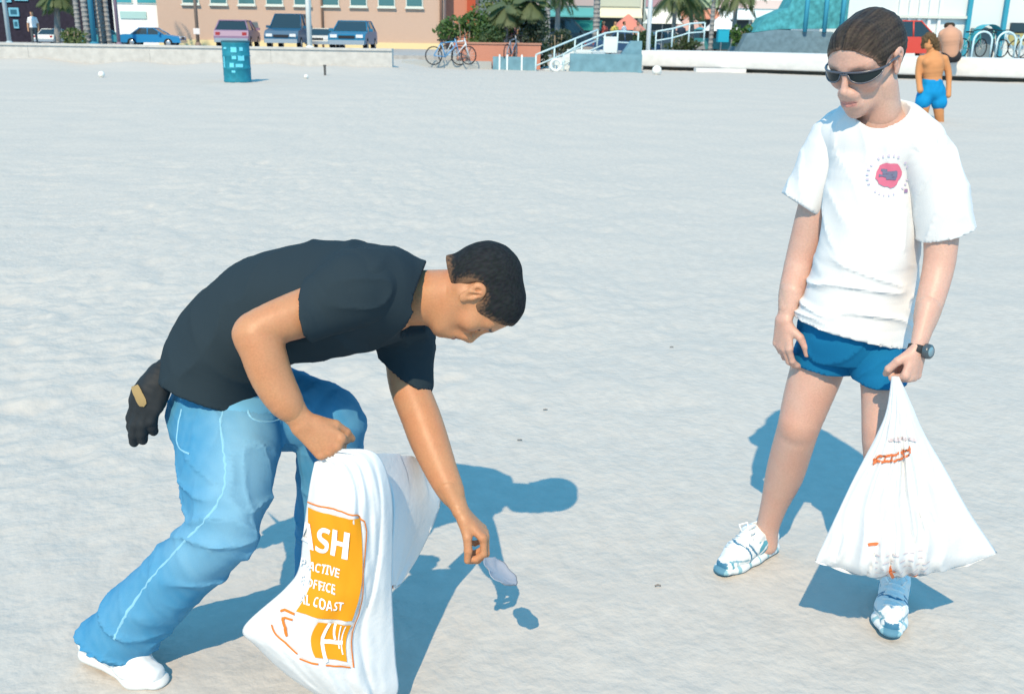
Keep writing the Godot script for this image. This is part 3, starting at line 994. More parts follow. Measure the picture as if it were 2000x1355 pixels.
	put("hair", mesh_of([wq], func(p: Vector3, _n: Vector3) -> Color:
		var q: Vector3 = wi * p
		var a := atan2(q.x, q.y - 0.02)
		var c := Color(0.020, 0.015, 0.012).lerp(Color(0.075, 0.055, 0.042), clampf(0.40 + 0.5 * sim.get_noise_3d(a * 9.0, q.z * 8.0, 5.0) + 0.5 * sim.get_noise_3d(a * 34.0 + q.z * 14.0, q.z * 16.0, 15.0), 0.0, 1.0))
		var edge := Vector3(q.x / 1.12, q.y + 0.056, q.z - 0.155).length() - 0.135 + 0.006 * sim.get_noise_3d(a * 30.0, q.z * 8.0, 2.0)
		return c.lerp(Color(0.30, 0.18, 0.13), 0.85 * smoothstep(0.013, 0.0, edge))), vmat(0.62, 0.35), woman, wo)
	runner("shoe", wrs, woman, wo, Transform3D(frame_of(Vector3(-0.76, -0.02, 0.65), Vector3.UP), Vector3(0.7675, 0, -2.8457) + Vector3(0, 0.004, 0)))
	runner("shoe", wls, woman, wo, Transform3D(frame_of(Vector3(-0.36, -0.02, 0.93), Vector3.UP), Vector3(1.1223, 0, -2.5597) + Vector3(0, 0.004, 0)))

	var m_skin := Color(0.57, 0.285, 0.145)
	var m_lip := Color(0.36, 0.15, 0.10)
	var thigh_a: Vector3 = Vector3(-0.6041, 0.6836, -2.22)
	var thigh_b: Vector3 = Vector3(-0.6221, 0.5168, -2.12)
	var thigh_c: Vector3 = Vector3(-0.7314, 0.3958, -2.14)
	var man := thing("person", "person in black shirt and light blue jeans bending down to pick up litter", "person", Vector3(-0.6916, 0.0942, -2.4) * Vector3(1, 0, 1))
	var mo: Vector3 = -man.position
	put("body", mesh_of([mb, mh, mr, ml], func(p: Vector3, n: Vector3) -> Color: return skin.call(p, n, m_skin, m_lip, mi, true)), skin_mat(), man, mo)
	put("shirt", mesh_of([ms, msr, msl]), cloth_mat(lin(0.028, 0.044, 0.056)), man, mo)
	put("jeans", mesh_of([mj], func(p: Vector3, _n: Vector3) -> Color:
		var t := 0.5 + 0.5 * sim.get_noise_3d(p.x * 5.0, p.y * 5.0, p.z * 5.0)
		var u := 0.5 + 0.5 * sim.get_noise_3d(p.x * 40.0 + p.y * 20.0, p.y * 12.0, p.z * 40.0)
		var g := Geometry3D.get_closest_point_to_segment(p, thigh_a, thigh_b)
		var worn_lit := smoothstep(0.17, 0.03, p.distance_to(g)) + 0.7 * smoothstep(0.14, 0.02, p.distance_to(thigh_c))  # denim fade on thigh and knee; also paints the lit front against shaded sides
		return Color(0.070, 0.30, 0.53).lerp(Color(0.24, 0.49, 0.67), clampf(worn_lit * 0.85 + t * 0.35 + u * 0.20 - 0.12, 0.0, 1.0))), denim_mat(), man, mo)
	var jeans: Node3D = man.get_node("jeans")
	var thread := mat(lin(0.24, 0.50, 0.66), 0.95)
	var fold := mat(lin(0.15, 0.40, 0.60), 0.95)
	var away := Vector3(0.05, -0.25, -1.0).normalized()
	put("side_seam", ribbon(mj, [Vector3(-0.7104, 0.7742, -2.2), Vector3(-0.7049, 0.7032, -2.2), Vector3(-0.6824, 0.6333, -2.15), Vector3(-0.6774, 0.5719, -2.1), Vector3(-0.7213, 0.4961, -2.1), Vector3(-0.8031, 0.41, -2.1), Vector3(-0.8821, 0.3194, -2.1), Vector3(-0.954, 0.2168, -2.1), Vector3(-0.98, 0.1589, -2.1)], away, 0.0030, 0.001, 0.9), thread, jeans)
	put("waistband", ribbon(mj, [Vector3(-0.8387, 0.7604, -2.3), Vector3(-0.7618, 0.7456, -2.25), Vector3(-0.6741, 0.7426, -2.2), Vector3(-0.6025, 0.7283, -2.2), Vector3(-0.5541, 0.7291, -2.2)], away, 0.017, 0.0025, 0.0), fold, jeans)
	put("pocket_edge", ribbon(mj, [Vector3(-0.6565, 0.7352, -2.2), Vector3(-0.6401, 0.7095, -2.2), Vector3(-0.6046, 0.6944, -2.2), Vector3(-0.562, 0.6951, -2.2)], away, 0.0022, 0.0014, 0.0), thread, jeans)
	put("pocket_edge", ribbon(mj, [Vector3(-0.8186, 0.7017, -2.3), Vector3(-0.8154, 0.6199, -2.3), Vector3(-0.766, 0.6147, -2.25)], away, 0.0022, 0.0014, 0.0), thread, jeans)
	for q in [[Vector3(-0.7225, 0.774, -2.2), Vector3(-0.7279, 0.7353, -2.2)], [Vector3(-0.8135, 0.7622, -2.3), Vector3(-0.8194, 0.7219, -2.3)], [Vector3(-0.5774, 0.7443, -2.2), Vector3(-0.5823, 0.7026, -2.2)]]:
		put("belt_loop", ribbon(mj, q, away, 0.0055, 0.0055, 0.0), fold, jeans)
	put("hair", mesh_of([mq], func(p: Vector3, _n: Vector3) -> Color:
		var q: Vector3 = mi * p
		var c := Color(0.013, 0.015, 0.017).lerp(Color(0.026, 0.029, 0.032), clampf(0.5 + 0.6 * sim.get_noise_3d(q.x * 160.0, q.y * 50.0, q.z * 160.0), 0.0, 1.0))
		var grain := 0.010 * sim.get_noise_3d(q.x * 150.0, q.y * 150.0, q.z * 150.0)
		var edge := Vector3(q.x / 1.06, q.y + 0.060, q.z - 0.155).length() - 0.143 + grain
		edge = minf(edge, q.y + 0.058 + grain)
		edge = minf(edge, Vector3(absf(q.x) - 0.088, q.y + 0.02, q.z + 0.008).length() - 0.040 + grain)
		return c.lerp(Color(0.22, 0.125, 0.075), 0.8 * smoothstep(0.020, -0.002, edge))), vmat(0.8, 0.22), man, mo)
	sneaker("shoe", mrs, man, mo)
	sneaker("shoe", mls, man, mo)


func frame_of(x: Vector3, up: Vector3) -> Basis:
	x = x.normalized()
	var y := (up - x * up.dot(x)).normalized()
	return Basis(x, y, x.cross(y))


func denim_mat() -> StandardMaterial3D:
	var m := vmat(0.92, 0.2)
	return tripl(m, 14.0, noise_tex(0.15, 3, 31, 256, 0.84, 1.0), noise_tex(0.25, 3, 32, 256, 0, 1, true, 3.0), 0.4)


func runner(n: String, f: Array, parent: Node3D, off: Vector3, T: Transform3D) -> void:
	var inv := T.affine_inverse()
	var up := put(n, mesh_of([f[0]], func(p: Vector3, _n: Vector3) -> Color:
		var q: Vector3 = inv * p
		var c := Color(0.74, 0.76, 0.76)
		var blue := Color(0.05, 0.18, 0.30)
		var aqua := Color(0.10, 0.33, 0.43)
		var z := absf(q.z)
		if q.x < 0.0 and q.x > -0.10 and q.y < 0.080 and q.y > 0.030 and z > 0.024 and fmod(q.x * 1.0 + q.y * 0.9 + 1.0, 0.034) > 0.010:
			c = aqua
		if q.x > 0.122 and z < 0.020 and q.y < 0.046:
			c = blue
		elif q.x > 0.098 and q.y < 0.050 and fmod(q.x * 3.0 + z * 2.0, 0.05) < 0.018:
			c = aqua
		if absf(q.x - 0.070 + 0.6 * z) < 0.0042 or absf(q.x - 0.020 - 0.7 * (q.y - 0.05)) < 0.0042 and z > 0.026:
			c = blue
		if absf(q.y - 0.034 - 0.16 * (q.x - 0.03)) < 0.0032 and z > 0.022:
			c = Color(0.22, 0.38, 0.46)
		return c), vmat(0.6, 0.4), parent, off)
	put("sole", mesh_of([f[1]], func(p: Vector3, _n: Vector3) -> Color:
		var q: Vector3 = inv * p
		if (q.x > 0.138 and absf(q.z) < 0.02) or q.y < 0.005:
			return Color(0.10, 0.24, 0.34)
		return Color(0.66, 0.70, 0.72) if fmod(absf(q.x) + 0.01, 0.05) > 0.012 else Color(0.25, 0.45, 0.52)), vmat(0.7, 0.3), up)
	var s := st_new()
	for i in 5:
		var x := 0.02 + i * 0.017
		var y := 0.101 - i * 0.0065
		var a := [Vector3(x, y - 0.012, -0.026), Vector3(x + 0.006, y, -0.010), Vector3(x + 0.004, y + 0.002, 0.010), Vector3(x - 0.002, y - 0.010, 0.026)]
		for k in 4:
			a[k] = f[0].snap(T * a[k]) + T.basis.y * 0.002
		tube(s, a, 0.0032, 6)
	for e in [-1.0, 1.0]:
		tube(s, [T * Vector3(0.012, 0.110, 0), T * Vector3(0.000, 0.128, 0.016 * e), T * Vector3(0.022, 0.122, 0.030 * e), T * Vector3(0.022, 0.104, 0.018 * e)], 0.003, 6)
	put("lace", done(s), mat(lin(0.8, 0.82, 0.82), 0.9), up)


func sneaker(n: String, f: Array, parent: Node3D, off: Vector3) -> void:
	var up := put(n, mesh_of([f[0]]), mat(lin(0.72, 0.74, 0.75), 0.55, 0.4), parent, off)
	put("sole", mesh_of([f[1]]), mat(lin(0.66, 0.67, 0.66), 0.7), up)


# wrap-round sunglasses on the woman's head
func shades(woman: Node3D, off: Vector3) -> void:
	var T: Transform3D = woman.get_meta("head")
	var frame := mat(lin(0.07, 0.075, 0.10), 0.3, 0.6)
	var lens := mat(lin(0.012, 0.022, 0.026), 0.2, 0.4)
	var at := func(a: float, y: float) -> Vector3:
		var bend := 0.0815 + 0.002 * cos(a)
		return T * Vector3(sin(a) * bend, y + 0.001 - 0.007 * (1.0 - cos(a)), 0.026 + cos(a) * 0.074 + 0.004 * absf(sin(2.0 * a)))
	var node := put("sunglasses", ArrayMesh.new(), frame, woman, off)
	var top := []
	var i := 0
	for k in 41:
		var a := lerpf(-1.42, 1.42, k / 40.0)
		top.append(at.call(a, 0.013))
	var s := st_new()
	tube(s, top, 0.0028, 8)
	tube(s, [at.call(-0.12, 0.010), at.call(0.0, 0.007), at.call(0.12, 0.010)], 0.0032, 8)
	for e in [-1.0, 1.0]:
		var low := []
		for k in 15:
			var a := lerpf(0.10, 1.25, k / 14.0)
			low.append(at.call(a * e, 0.011 - 0.026 * pow(sin(PI * pow(k / 14.0, 0.70)) + 0.0001, 0.6)))
		tube(s, low, 0.0022, 6)
		tube(s, [at.call(1.42 * e, 0.013), T * Vector3(0.0835 * e, 0.013, 0.020), T * Vector3(0.0825 * e, 0.010, -0.010), T * Vector3(0.081 * e, 0.000, -0.028)], 0.0034, 8, 0.0026)
	node.mesh = done(s)
	for e in [-1.0, 1.0]:
		var g := []
		for k in 19:
			var f := k / 18.0
			var a := lerpf(0.10, 1.25, f)
			var r := []
			for j in 9:
				r.append(at.call(a * e, 0.013 - (0.002 + 0.026 * pow(sin(PI * pow(f, 0.70)) + 0.0001, 0.6)) * j / 8.0))
			g.append(r)
		put("lens", sheet(g), lens, node)


# the round red print on the chest of the white shirt
func emblem(woman: Node3D, off: Vector3) -> void:
	var f: Vol = fields["white_shirt"]
	var c := f.snap(Vector3(0.9468, 1.271, -2.56))
	var n := f.grad(c)
	var x := Vector3.UP.cross(n).normalized()
	var y := n.cross(x)
	var place := func(q: Vector2, o: float) -> Vector3:
		var p := c + x * q.x + y * q.y
		var h := f.hit(p + n * 0.04, p - n * 0.04)
		return h + f.grad(h) * o
	var disc := func(r: float, wob: float, o: float) -> ArrayMesh:
		var g := []
		for k in 25:
			var row := []
			var rr := r * (1.0 + wob * sim.get_noise_1d(k * 1.7)) if k < 24 else r * (1.0 + wob * sim.get_noise_1d(0.0))
			for j in 5:
				row.append(place.call(Vector2.from_angle(TAU * k / 24.0) * rr * j / 4.0, o))
			g.append(row)
		return sheet(g)
	var shirt: Node3D = woman.get_node("shirt")
	var pink := put("print", disc.call(0.0315, 0.16, 0.003), mat(lin(0.62, 0.16, 0.25), 0.85), shirt)
	for q in [[0.0, 0.006, 0.016, 0.004], [-0.004, -0.002, 0.020, 0.003], [0.006, -0.008, 0.012, 0.003], [-0.012, 0.012, 0.008, 0.003], [0.014, 0.002, 0.005, 0.006]]:
		var g := []
		for j in 3:
			var row := []
			for i in 7:
				row.append(place.call(Vector2(q[0] + q[2] * (i / 3.0 - 1.0), q[1] + q[3] * (j - 1.0) * (1.0 + 0.5 * sim.get_noise_2d(i * 3.0, q[0] * 99.0))), 0.0045))
			g.append(row)
		put("print", sheet(g), mat(lin(0.16, 0.17, 0.26), 0.8), pink)
	var s := st_new()
	for k in 26:
		var a := TAU * k / 26.0
		if k % 6 == 4:
			continue
		var q := Vector2.from_angle(a) * 0.050
		var t := Vector2.from_angle(a + PI / 2)
		var r := Vector2.from_angle(a)
		var p := []
		for m in [[-1, -1], [-1, 1], [1, 1], [1, -1]]:
			p.append(place.call(q + t * m[0] * 0.0022 + r * m[1] * 0.0030, 0.003))
		face(s, p[0], p[1], p[2], p[3])
	tag(put("print", done(s), mat(lin(0.62, 0.55, 0.68), 0.8), pink), "", "", "", "stuff")
	var dot := []
	for m in [[0.043, -0.045], [0.052, -0.045], [0.052, -0.036], [0.043, -0.036]]:
		dot.append(place.call(Vector2(m[0], m[1]), 0.003))
	var ds := st_new()
	face(ds, dot[0], dot[1], dot[2], dot[3])
	put("print", done(ds), mat(lin(0.30, 0.20, 0.35), 0.8), pink)


# a strip laid on a field along a line of points seen from the side d comes from
func ribbon(f: Vol, pts: Array, d: Vector3, half_w: float, off: float, frayed: float) -> ArrayMesh:
	var g := []
	var n := (pts.size() - 1) * 10
	for i in n + 1:
		var p := along(pts, float(i) / n)
		var t := along(pts, minf(1.0, float(i) / n + 0.02)) - along(pts, maxf(0.0, float(i) / n - 0.02))
		var s := t.cross(d).normalized()
		var w := half_w * (1.0 + frayed * 0.6 * sim.get_noise_1d(i * 0.9))
		var c := s * frayed * 0.003 * sim.get_noise_1d(i * 0.6 + 40.0)
		var r := []
		for m in [-1.0, -0.5, 0.0, 0.5, 1.0]:
			var q: Vector3 = p + s * w * m + c - d * 0.3
			var h := f.hit(q, q + d * 0.8)
			r.append(h + f.grad(h) * (off if absf(m) < 0.9 else -0.0005))
		g.append(r)
	return sheet(g)



# ---------- plastic bags: two sheets sewn at their edges ----------
# u runs over the front from 0 to 1 and over the back from 1 to 2; v from the gathered top to the bottom seam
func bag_at(lp: Array, rp: Array, n: Vector3, thick: Callable, u: float, v: float) -> Vector3:
	var back := u < 0.0 or u > 1.0
	var w := -u if u < 0.0 else (2.0 - u if u > 1.0 else u)
	var p: Vector3 = along(lp, v).lerp(along(rp, v), w)
	var t: float = thick.call(w, v, back)
	return p + n * (-t if back else t)


func bag_mesh(at: Callable, rows := 44, cols := 72, last := 1.0) -> ArrayMesh:
	var g := []
	for i in rows + 1:
		var r := []
		for j in cols + 1:
			r.append(at.call(2.0 * j / cols if j < cols else 0.0, last * i / rows))
		g.append(r)
	return sheet(g)


# a point a little proud of the front of a surface
func proud(at: Callable, q: Vector2, off: float) -> Vector3:
	var p: Vector3 = at.call(q.x, q.y)
	var a: Vector3 = at.call(q.x + 0.012, q.y) - at.call(q.x - 0.012, q.y)
	var b: Vector3 = at.call(q.x, minf(q.y + 0.012, 0.999)) - at.call(q.x, q.y - 0.012)
	var n := a.cross(b).normalized()
	if n.z < 0.0:
		n = -n
	return p + n * off


# c: the corners top left, top right, bottom right, bottom left as places on the surface
func inside(c: Array, x: float, y: float) -> Vector2:
	return (c[0] as Vector2).lerp(c[1], x).lerp((c[3] as Vector2).lerp(c[2], x), y)


func patch(at: Callable, c: Array, off: float, nx := 10, ny := 14) -> ArrayMesh:
	var g := []
	for j in ny + 1:
		var r := []
		for i in nx + 1:
			r.append(proud(at, inside(c, float(i) / nx, float(j) / ny), off))
		g.append(r)
	return sheet(g)


func stroke(at: Callable, pts: Array, wide: float, off: float) -> ArrayMesh:
	var g := []
	var n := (pts.size() - 1) * 6
	for i in n + 1:
		var t := float(i) / n * (pts.size() - 1)
		var k := mini(int(t), pts.size() - 2)
		var q: Vector2 = (pts[k] as Vector2).lerp(pts[k + 1], t - k)
		var d: Vector2 = pts[k + 1] - pts[k]
		var p := proud(at, q, off)
		var e := (proud(at, q + d * 0.05, off) - p)
		var nn := (proud(at, q, off + 0.01) - p).normalized()
		var s := e.cross(nn).normalized() * wide * 0.5
		g.append([p - s, p + s])
	return sheet(g)


func words(text: String, at: Callable, c: Array, off: float, bold := true) -> ArrayMesh:
	var f := SystemFont.new()
	f.font_names = PackedStringArray(["Droid Sans"])
	f.font_weight = 700 if bold else 400
	var m := TextMesh.new()
	m.text = text
	m.font = f
	m.font_size = 48
	m.depth = 0.0
	var arr := m.get_mesh_arrays()
	var v: PackedVector3Array = arr[Mesh.ARRAY_VERTEX]
	var ix: PackedInt32Array = arr[Mesh.ARRAY_INDEX]
	var b := AABB(v[0], Vector3.ZERO)
	for p in v:
		b = b.expand(p)
	var s := st_new()
	for i in ix:
		var q := (v[i] - b.position) / b.size
		s.add_vertex(proud(at, inside(c, q.x, 1.0 - q.y), off))
	return done(s)


func plastic(col: Color) -> StandardMaterial3D:
	var m := mat(col, 0.36, 0.5)
	tripl(m, 4.0, null, noise_tex(0.022, 4, 81, 512, 0, 1, true, 9.0), 0.22)
	m.backlight_enabled = true
	m.backlight = Color(0.45, 0.45, 0.45)
	return m


func build_props() -> void:
	var white_bag := plastic(lin(0.74, 0.75, 0.76))
	var orange := mat(lin(0.74, 0.30, 0.012), 0.5)
	var white_ink := mat(lin(0.86, 0.86, 0.86), 0.5)
	var red_ink := mat(lin(0.62, 0.17, 0.06), 0.5)
	# the man's bag
	var ml: Array = [Vector3(-0.4527, 0.6467, -2.12), Vector3(-0.4651, 0.5903, -2.11), Vector3(-0.4805, 0.4816, -2.09), Vector3(-0.4935, 0.3929, -2.08), Vector3(-0.5276, 0.3437, -2.07), Vector3(-0.628, 0.2445, -2.06), Vector3(-0.6007, 0.1929, -2.06), Vector3(-0.5314, 0.114, -2.06), Vector3(-0.4356, 0.037, -2.06)]
	var mr: Array = [Vector3(-0.3874, 0.6824, -2.12), Vector3(-0.3117, 0.6622, -2.14), Vector3(-0.2792, 0.566, -2.14), Vector3(-0.277, 0.4422, -2.12), Vector3(-0.2779, 0.344, -2.1), Vector3(-0.275, 0.2525, -2.09), Vector3(-0.2698, 0.1451, -2.08), Vector3(-0.2652, 0.0651, -2.07), Vector3(-0.3013, 0.0159, -2.06)]
	var mn := Vector3(0.25, 0.2, 0.95).normalized()
	var m_thick := func(u: float, v: float, back: bool) -> float:
		var e := pow(4.0 * u * (1.0 - u) + 0.0001, 0.95)
		var w := smoothstep(0.0, 0.25, v) * (1.0 - pow(v, 8.0))
		var t := 0.012 * e + 0.075 * e * w
		var k := 1.0 if back else 0.75
		t -= e * 0.016 * smoothstep(0.5, 0.7, u) * pow(1.0 - absf(sim.get_noise_2d(u * 2.6 + 0.5 * v + 21.0, v * 0.8)), 4.0)
		t += e * (0.010 * sim.get_noise_2d(u * 3.2 + (50.0 if back else 0.0), v * 1.6) - 0.012 * k * (0.3 + 0.4 * smoothstep(0.5, 0.75, u)) * absf(sim.get_noise_2d(u * 4.0 + 9.0 + v * 1.2, v * 1.8)))
		t += e * 0.004 * sim.get_noise_2d(u * 9.0, v * 9.0 + 5.0) - e * 0.010 * (1.0 - smoothstep(0.0, 0.35, v)) * absf(sim.get_noise_2d(u * 8.0, v + 3.0))
		t += 0.03 * e * smoothstep(0.62, 0.75, v) * (1.0 - smoothstep(0.85, 1.0, v)) * (1.0 - u)
		return t
	var m_at := func(u: float, v: float) -> Vector3: return bag_at(ml, mr, mn, m_thick, u, v)
	var bag := thing("trash_bag", "white plastic bag with orange print held by the person in black", "bag", ml[8] * Vector3(1, 0, 1))
	var off: Vector3 = -bag.position
	put("bag_body", bag_mesh(m_at, 110, 150, 0.9995), white_bag, bag, off)
	var fl: Array = [Vector3(-0.3317, 0.6515, -2.17), Vector3(-0.3036, 0.5749, -2.22), Vector3(-0.2878, 0.5028, -2.2), Vector3(-0.2822, 0.4203, -2.16), Vector3(-0.2769, 0.3293, -2.12)]
	var fr: Array = [Vector3(-0.2211, 0.5021, -2.47), Vector3(-0.2015, 0.4362, -2.46), Vector3(-0.188, 0.3778, -2.44), Vector3(-0.2365, 0.2856, -2.34), Vector3(-0.2723, 0.2969, -2.16)]
	var f_thick := func(u: float, v: float, back: bool) -> float:
		var e := pow(4.0 * u * (1.0 - u) + 0.0001, 0.5)
		var t := 0.016 * e * (1.0 - v * 0.5) + e * 0.028 * sim.get_noise_2d(u * 3.0 + 4.0, v * 1.6 + u)
		return t if not back else 0.008 * e - (t - 0.016 * e)
	var f_at := func(u: float, v: float) -> Vector3: return bag_at(fl, fr, Vector3(-0.35, 0.2, 0.9).normalized(), f_thick, u, v)
	put("bag_mouth", bag_mesh(f_at, 30, 48), white_bag, bag, off)
	put("print", stroke(f_at, [Vector2(0.12, 0.93), Vector2(0.55, 0.97)], 0.014, 0.002), red_ink, bag, off)
	var panel := put("print", patch(m_at, [Vector2(0.0299, 0.1832), Vector2(0.6075, 0.2526), Vector2(0.6732, 0.5777), Vector2(0.2214, 0.5486)], 0.0035), orange, bag, off)
	put("print", patch(m_at, [Vector2(0.4302, 0.5735), Vector2(0.68, 0.5918), Vector2(0.6412, 0.7178), Vector2(0.4434, 0.6984)], 0.0035, 6, 8), orange, panel)
	var ink := mat(lin(0.70, 0.20, 0.03), 0.5)
	for q in [stroke(m_at, [Vector2(0.0153, 0.17), Vector2(0.3327, 0.2035), Vector2(0.5586, 0.2367), Vector2(0.6396, 0.2663), Vector2(0.6608, 0.2956), Vector2(0.6486, 0.4149), Vector2(0.7124, 0.5648), Vector2(0.676, 0.74)], 0.0035, 0.0035),
			stroke(m_at, [Vector2(0.1514, 0.5943), Vector2(0.2784, 0.6524), Vector2(0.3346, 0.6962)], 0.0045, 0.0035), stroke(m_at, [Vector2(0.3312, 0.7172), Vector2(0.4401, 0.7265)], 0.0045, 0.0035), stroke(m_at, [Vector2(0.485, 0.7332), Vector2(0.5738, 0.7351), Vector2(0.6547, 0.7391)], 0.004, 0.0035),
			stroke(m_at, [Vector2(0.1245, 0.5561), Vector2(0.1404, 0.5503), Vector2(0.229, 0.5565)], 0.006, 0.0035), stroke(m_at, [Vector2(0.1897, 0.5791), Vector2(0.1909, 0.5697), Vector2(0.2505, 0.5726)], 0.005, 0.0035), stroke(m_at, [Vector2(0.1748, 0.5694), Vector2(0.2447, 0.5968), Vector2(0.2891, 0.6278)], 0.007, 0.0035)]:
		put("print", q, ink, panel)
	put("lettering", words("ASH", m_at, [Vector2(-0.0469, 0.2101), Vector2(0.4905, 0.2753), Vector2(0.4682, 0.3465), Vector2(-0.0507, 0.2804)], 0.0055), white_ink, panel)
	put("lettering", words("P-ACTIVE", m_at, [Vector2(0.0239, 0.3275), Vector2(0.4175, 0.3732), Vector2(0.4221, 0.4076), Vector2(0.021, 0.358)], 0.0055), white_ink, panel)
	put("lettering", words("E OFFICE", m_at, [Vector2(0.0538, 0.397), Vector2(0.4092, 0.442), Vector2(0.4312, 0.4825), Vector2(0.0861, 0.4539)], 0.0055), white_ink, panel)
	put("lettering", words("AL COAST", m_at, [Vector2(0.1377, 0.4922), Vector2(0.5266, 0.5097), Vector2(0.5579, 0.5397), Vector2(0.1884, 0.5238)], 0.0055), white_ink, panel)
	for q in [stroke(m_at, [Vector2(0.5147, 0.5772), Vector2(0.5024, 0.7191)], 0.008, 0.005), stroke(m_at, [Vector2(0.5117, 0.64), Vector2(0.6431, 0.6503)], 0.010, 0.0055), stroke(m_at, [Vector2(0.5745, 0.5837), Vector2(0.5962, 0.6362)], 0.006, 0.005), stroke(m_at, [Vector2(0.6118, 0.5882), Vector2(0.618, 0.6711)], 0.003, 0.005), stroke(m_at, [Vector2(0.6393, 0.5906), Vector2(0.6308, 0.6905)], 0.003, 0.005)]:
		put("print", q, white_ink, panel)
	# the woman's bag
	var wl: Array = [Vector3(0.9594, 0.7887, -2.385), Vector3(0.9519, 0.7046, -2.37), Vector3(0.9307, 0.6384, -2.36), Vector3(0.882, 0.533, -2.34), Vector3(0.8381, 0.4265, -2.32), Vector3(0.8074, 0.3431, -2.31), Vector3(0.7922, 0.3098, -2.3)]
	var wr: Array = [Vector3(0.9787, 0.789, -2.385), Vector3(1.0147, 0.7195, -2.37), Vector3(1.0519, 0.6475, -2.36), Vector3(1.115, 0.5512, -2.34), Vector3(1.176, 0.4541, -2.32), Vector3(1.2368, 0.3728, -2.31), Vector3(1.2596, 0.3418, -2.3)]
	var wn := Vector3(-0.36, 0.12, 0.93).normalized()
	var w_thick := func(u: float, v: float, back: bool) -> float:
		var e := pow(4.0 * u * (1.0 - u) + 0.0001, 0.75)
		var t := 0.008 * e + 0.075 * e * pow(v, 0.9) * (1.0 - pow(v, 9.0))
		var bulge := exp(-pow((u - 0.40) / 0.24, 2.0) - pow((v - 0.84) / 0.16, 2.0))
		t += 0.045 * bulge * (1.0 - pow(v, 12.0))
		var pl := absf(sim.get_noise_2d(u * 5.5 + (30.0 if back else 0.0) + 0.25 * sim.get_noise_2d(u * 2.0, v * 3.0), v * 0.7))
		t -= e * pl * (0.045 * v * (1.0 - 0.5 * smoothstep(0.62, 0.8, u)))
		t -= e * v * 0.020 * pow(1.0 - absf(sim.get_noise_2d(u * 4.0 + 0.8 * v + (60.0 if back else 11.0), v * 1.0)), 8.0)
		t += e * 0.004 * v * sim.get_noise_2d(u * 8.0 + 3.0, v * 8.0)
		return t
	var w_at := func(u: float, v: float) -> Vector3:
		var w := -u if u < 0.0 else (2.0 - u if u > 1.0 else u)
		return bag_at(wl, wr, wn, w_thick, u, v) - Vector3(0, 0.055, 0) * 4.0 * w * (1.0 - w) * smoothstep(0.72, 1.0, v) + Vector3(0, 0, 0.02) * smoothstep(0.8, 1.0, v) * sin(w * 9.0) * w * (1.0 - w)
	var full := thing("trash_bag", "full white plastic bag with red marks, widest at its bottom", "bag", Vector3(1.028, 0.308, -2.3))
	off = -full.position
	put("bag_body", bag_mesh(w_at, 110, 160), white_bag, full, off)
	var rng := RandomNumberGenerator.new()
	rng.seed = 5
	# the two red lines of print near the top
	for q in [[Vector2(0.1206, 0.428), Vector2(0.2206, 0.4154), Vector2(0.3537, 0.4132), Vector2(0.5049, 0.4007), Vector2(0.6484, 0.3876)], [Vector2(0.1348, 0.4481), Vector2(0.1998, 0.4352), Vector2(0.3518, 0.4355), Vector2(0.5182, 0.4237), Vector2(0.6272, 0.4087)]]:
		put("print", stroke(w_at, q, 0.0065, 0.0035), red_ink, full, off)
	for q in [[Vector2(0.1445, 0.4144), Vector2(0.1659, 0.4466)], [Vector2(0.2601, 0.4098), Vector2(0.2715, 0.4383)], [Vector2(0.395, 0.4034), Vector2(0.3988, 0.4322)], [Vector2(0.5552, 0.3907), Vector2(0.5329, 0.4219)], [Vector2(0.6313, 0.3741), Vector2(0.6296, 0.4045)]]:
		put("print", stroke(w_at, q, 0.005, 0.0045), red_ink, full, off)
	for q in [[Vector2(0.2743, 0.763), Vector2(0.3367, 0.7574)], [Vector2(0.4008, 0.8889), Vector2(0.4597, 0.8776)], [Vector2(0.4215, 0.8511), Vector2(0.4439, 0.9483)], [Vector2(0.5409, 0.9443), Vector2(0.5763, 0.9251)]]:
		put("print", stroke(w_at, q, 0.008, 0.0035), red_ink, full, off)
	var faint := st_new()
	for k in 9:
		var u := 0.28 + 0.06 * k
		var y := 0.335 + 0.05 * absf(u - 0.5)
		faint.append_from(stroke(w_at, [Vector2(u, y), Vector2(u + 0.035, y + 0.01)], 0.007, 0.0035), 0, Transform3D.IDENTITY)
	for row in 5:
		var u := 0.34
		while u < 0.62:
			var l := rng.randf_range(0.01, 0.035)
			faint.append_from(stroke(w_at, [Vector2(u, 0.80 + row * 0.028), Vector2(u + l, 0.80 + row * 0.028)], 0.0035, 0.0035), 0, Transform3D.IDENTITY)
			u += l + rng.randf_range(0.012, 0.03)
	tag(put("print", faint.commit(), mat(lin(0.62, 0.54, 0.56), 0.5), full, off), "", "", "", "stuff")
	# glove hanging from the man's back pocket
	var gv := hand_field(Vector3(-0.8812, 0.7668, -2.36), Vector3(-0.9273, 0.6717, -2.32) - Vector3(-0.8812, 0.7668, -2.36), Vector3(-0.35, 0.15, 0.9), Vector3(-0.9648, 0.7422, -2.33) - Vector3(-0.8934, 0.689, -2.33), [0.30, 0.22, 0.25, 0.35], [Vector3(0.75, -0.35, 0.4), Vector3(0.95, -0.3, 0.15), Vector3(0.95, -0.2, 0.0)], 1.0)
	for q in gv.ops:
		q[3] += 0.006
		q[4] += 0.006
	gv.chain([-0.8503, 0.785, -2.4, 0.0221,  -0.8703, 0.7778, -2.38, 0.031,  -0.8887, 0.7507, -2.355, 0.0385,  -0.9088, 0.7172, -2.345, 0.0462], 0.012, Vector3(0, 0, 1), 0.8)
	gv.bump(func(p: Vector3) -> float: return 0.0012 * sim.get_noise_3d(p.x * 40.0, p.y * 30.0, p.z * 40.0))
	bake()
	var gl := thing("work_glove", "black work glove with tan patch hanging from back pocket", "glove", Vector3(-0.9075, 0.7123, -2.34))
	off = -gl.position
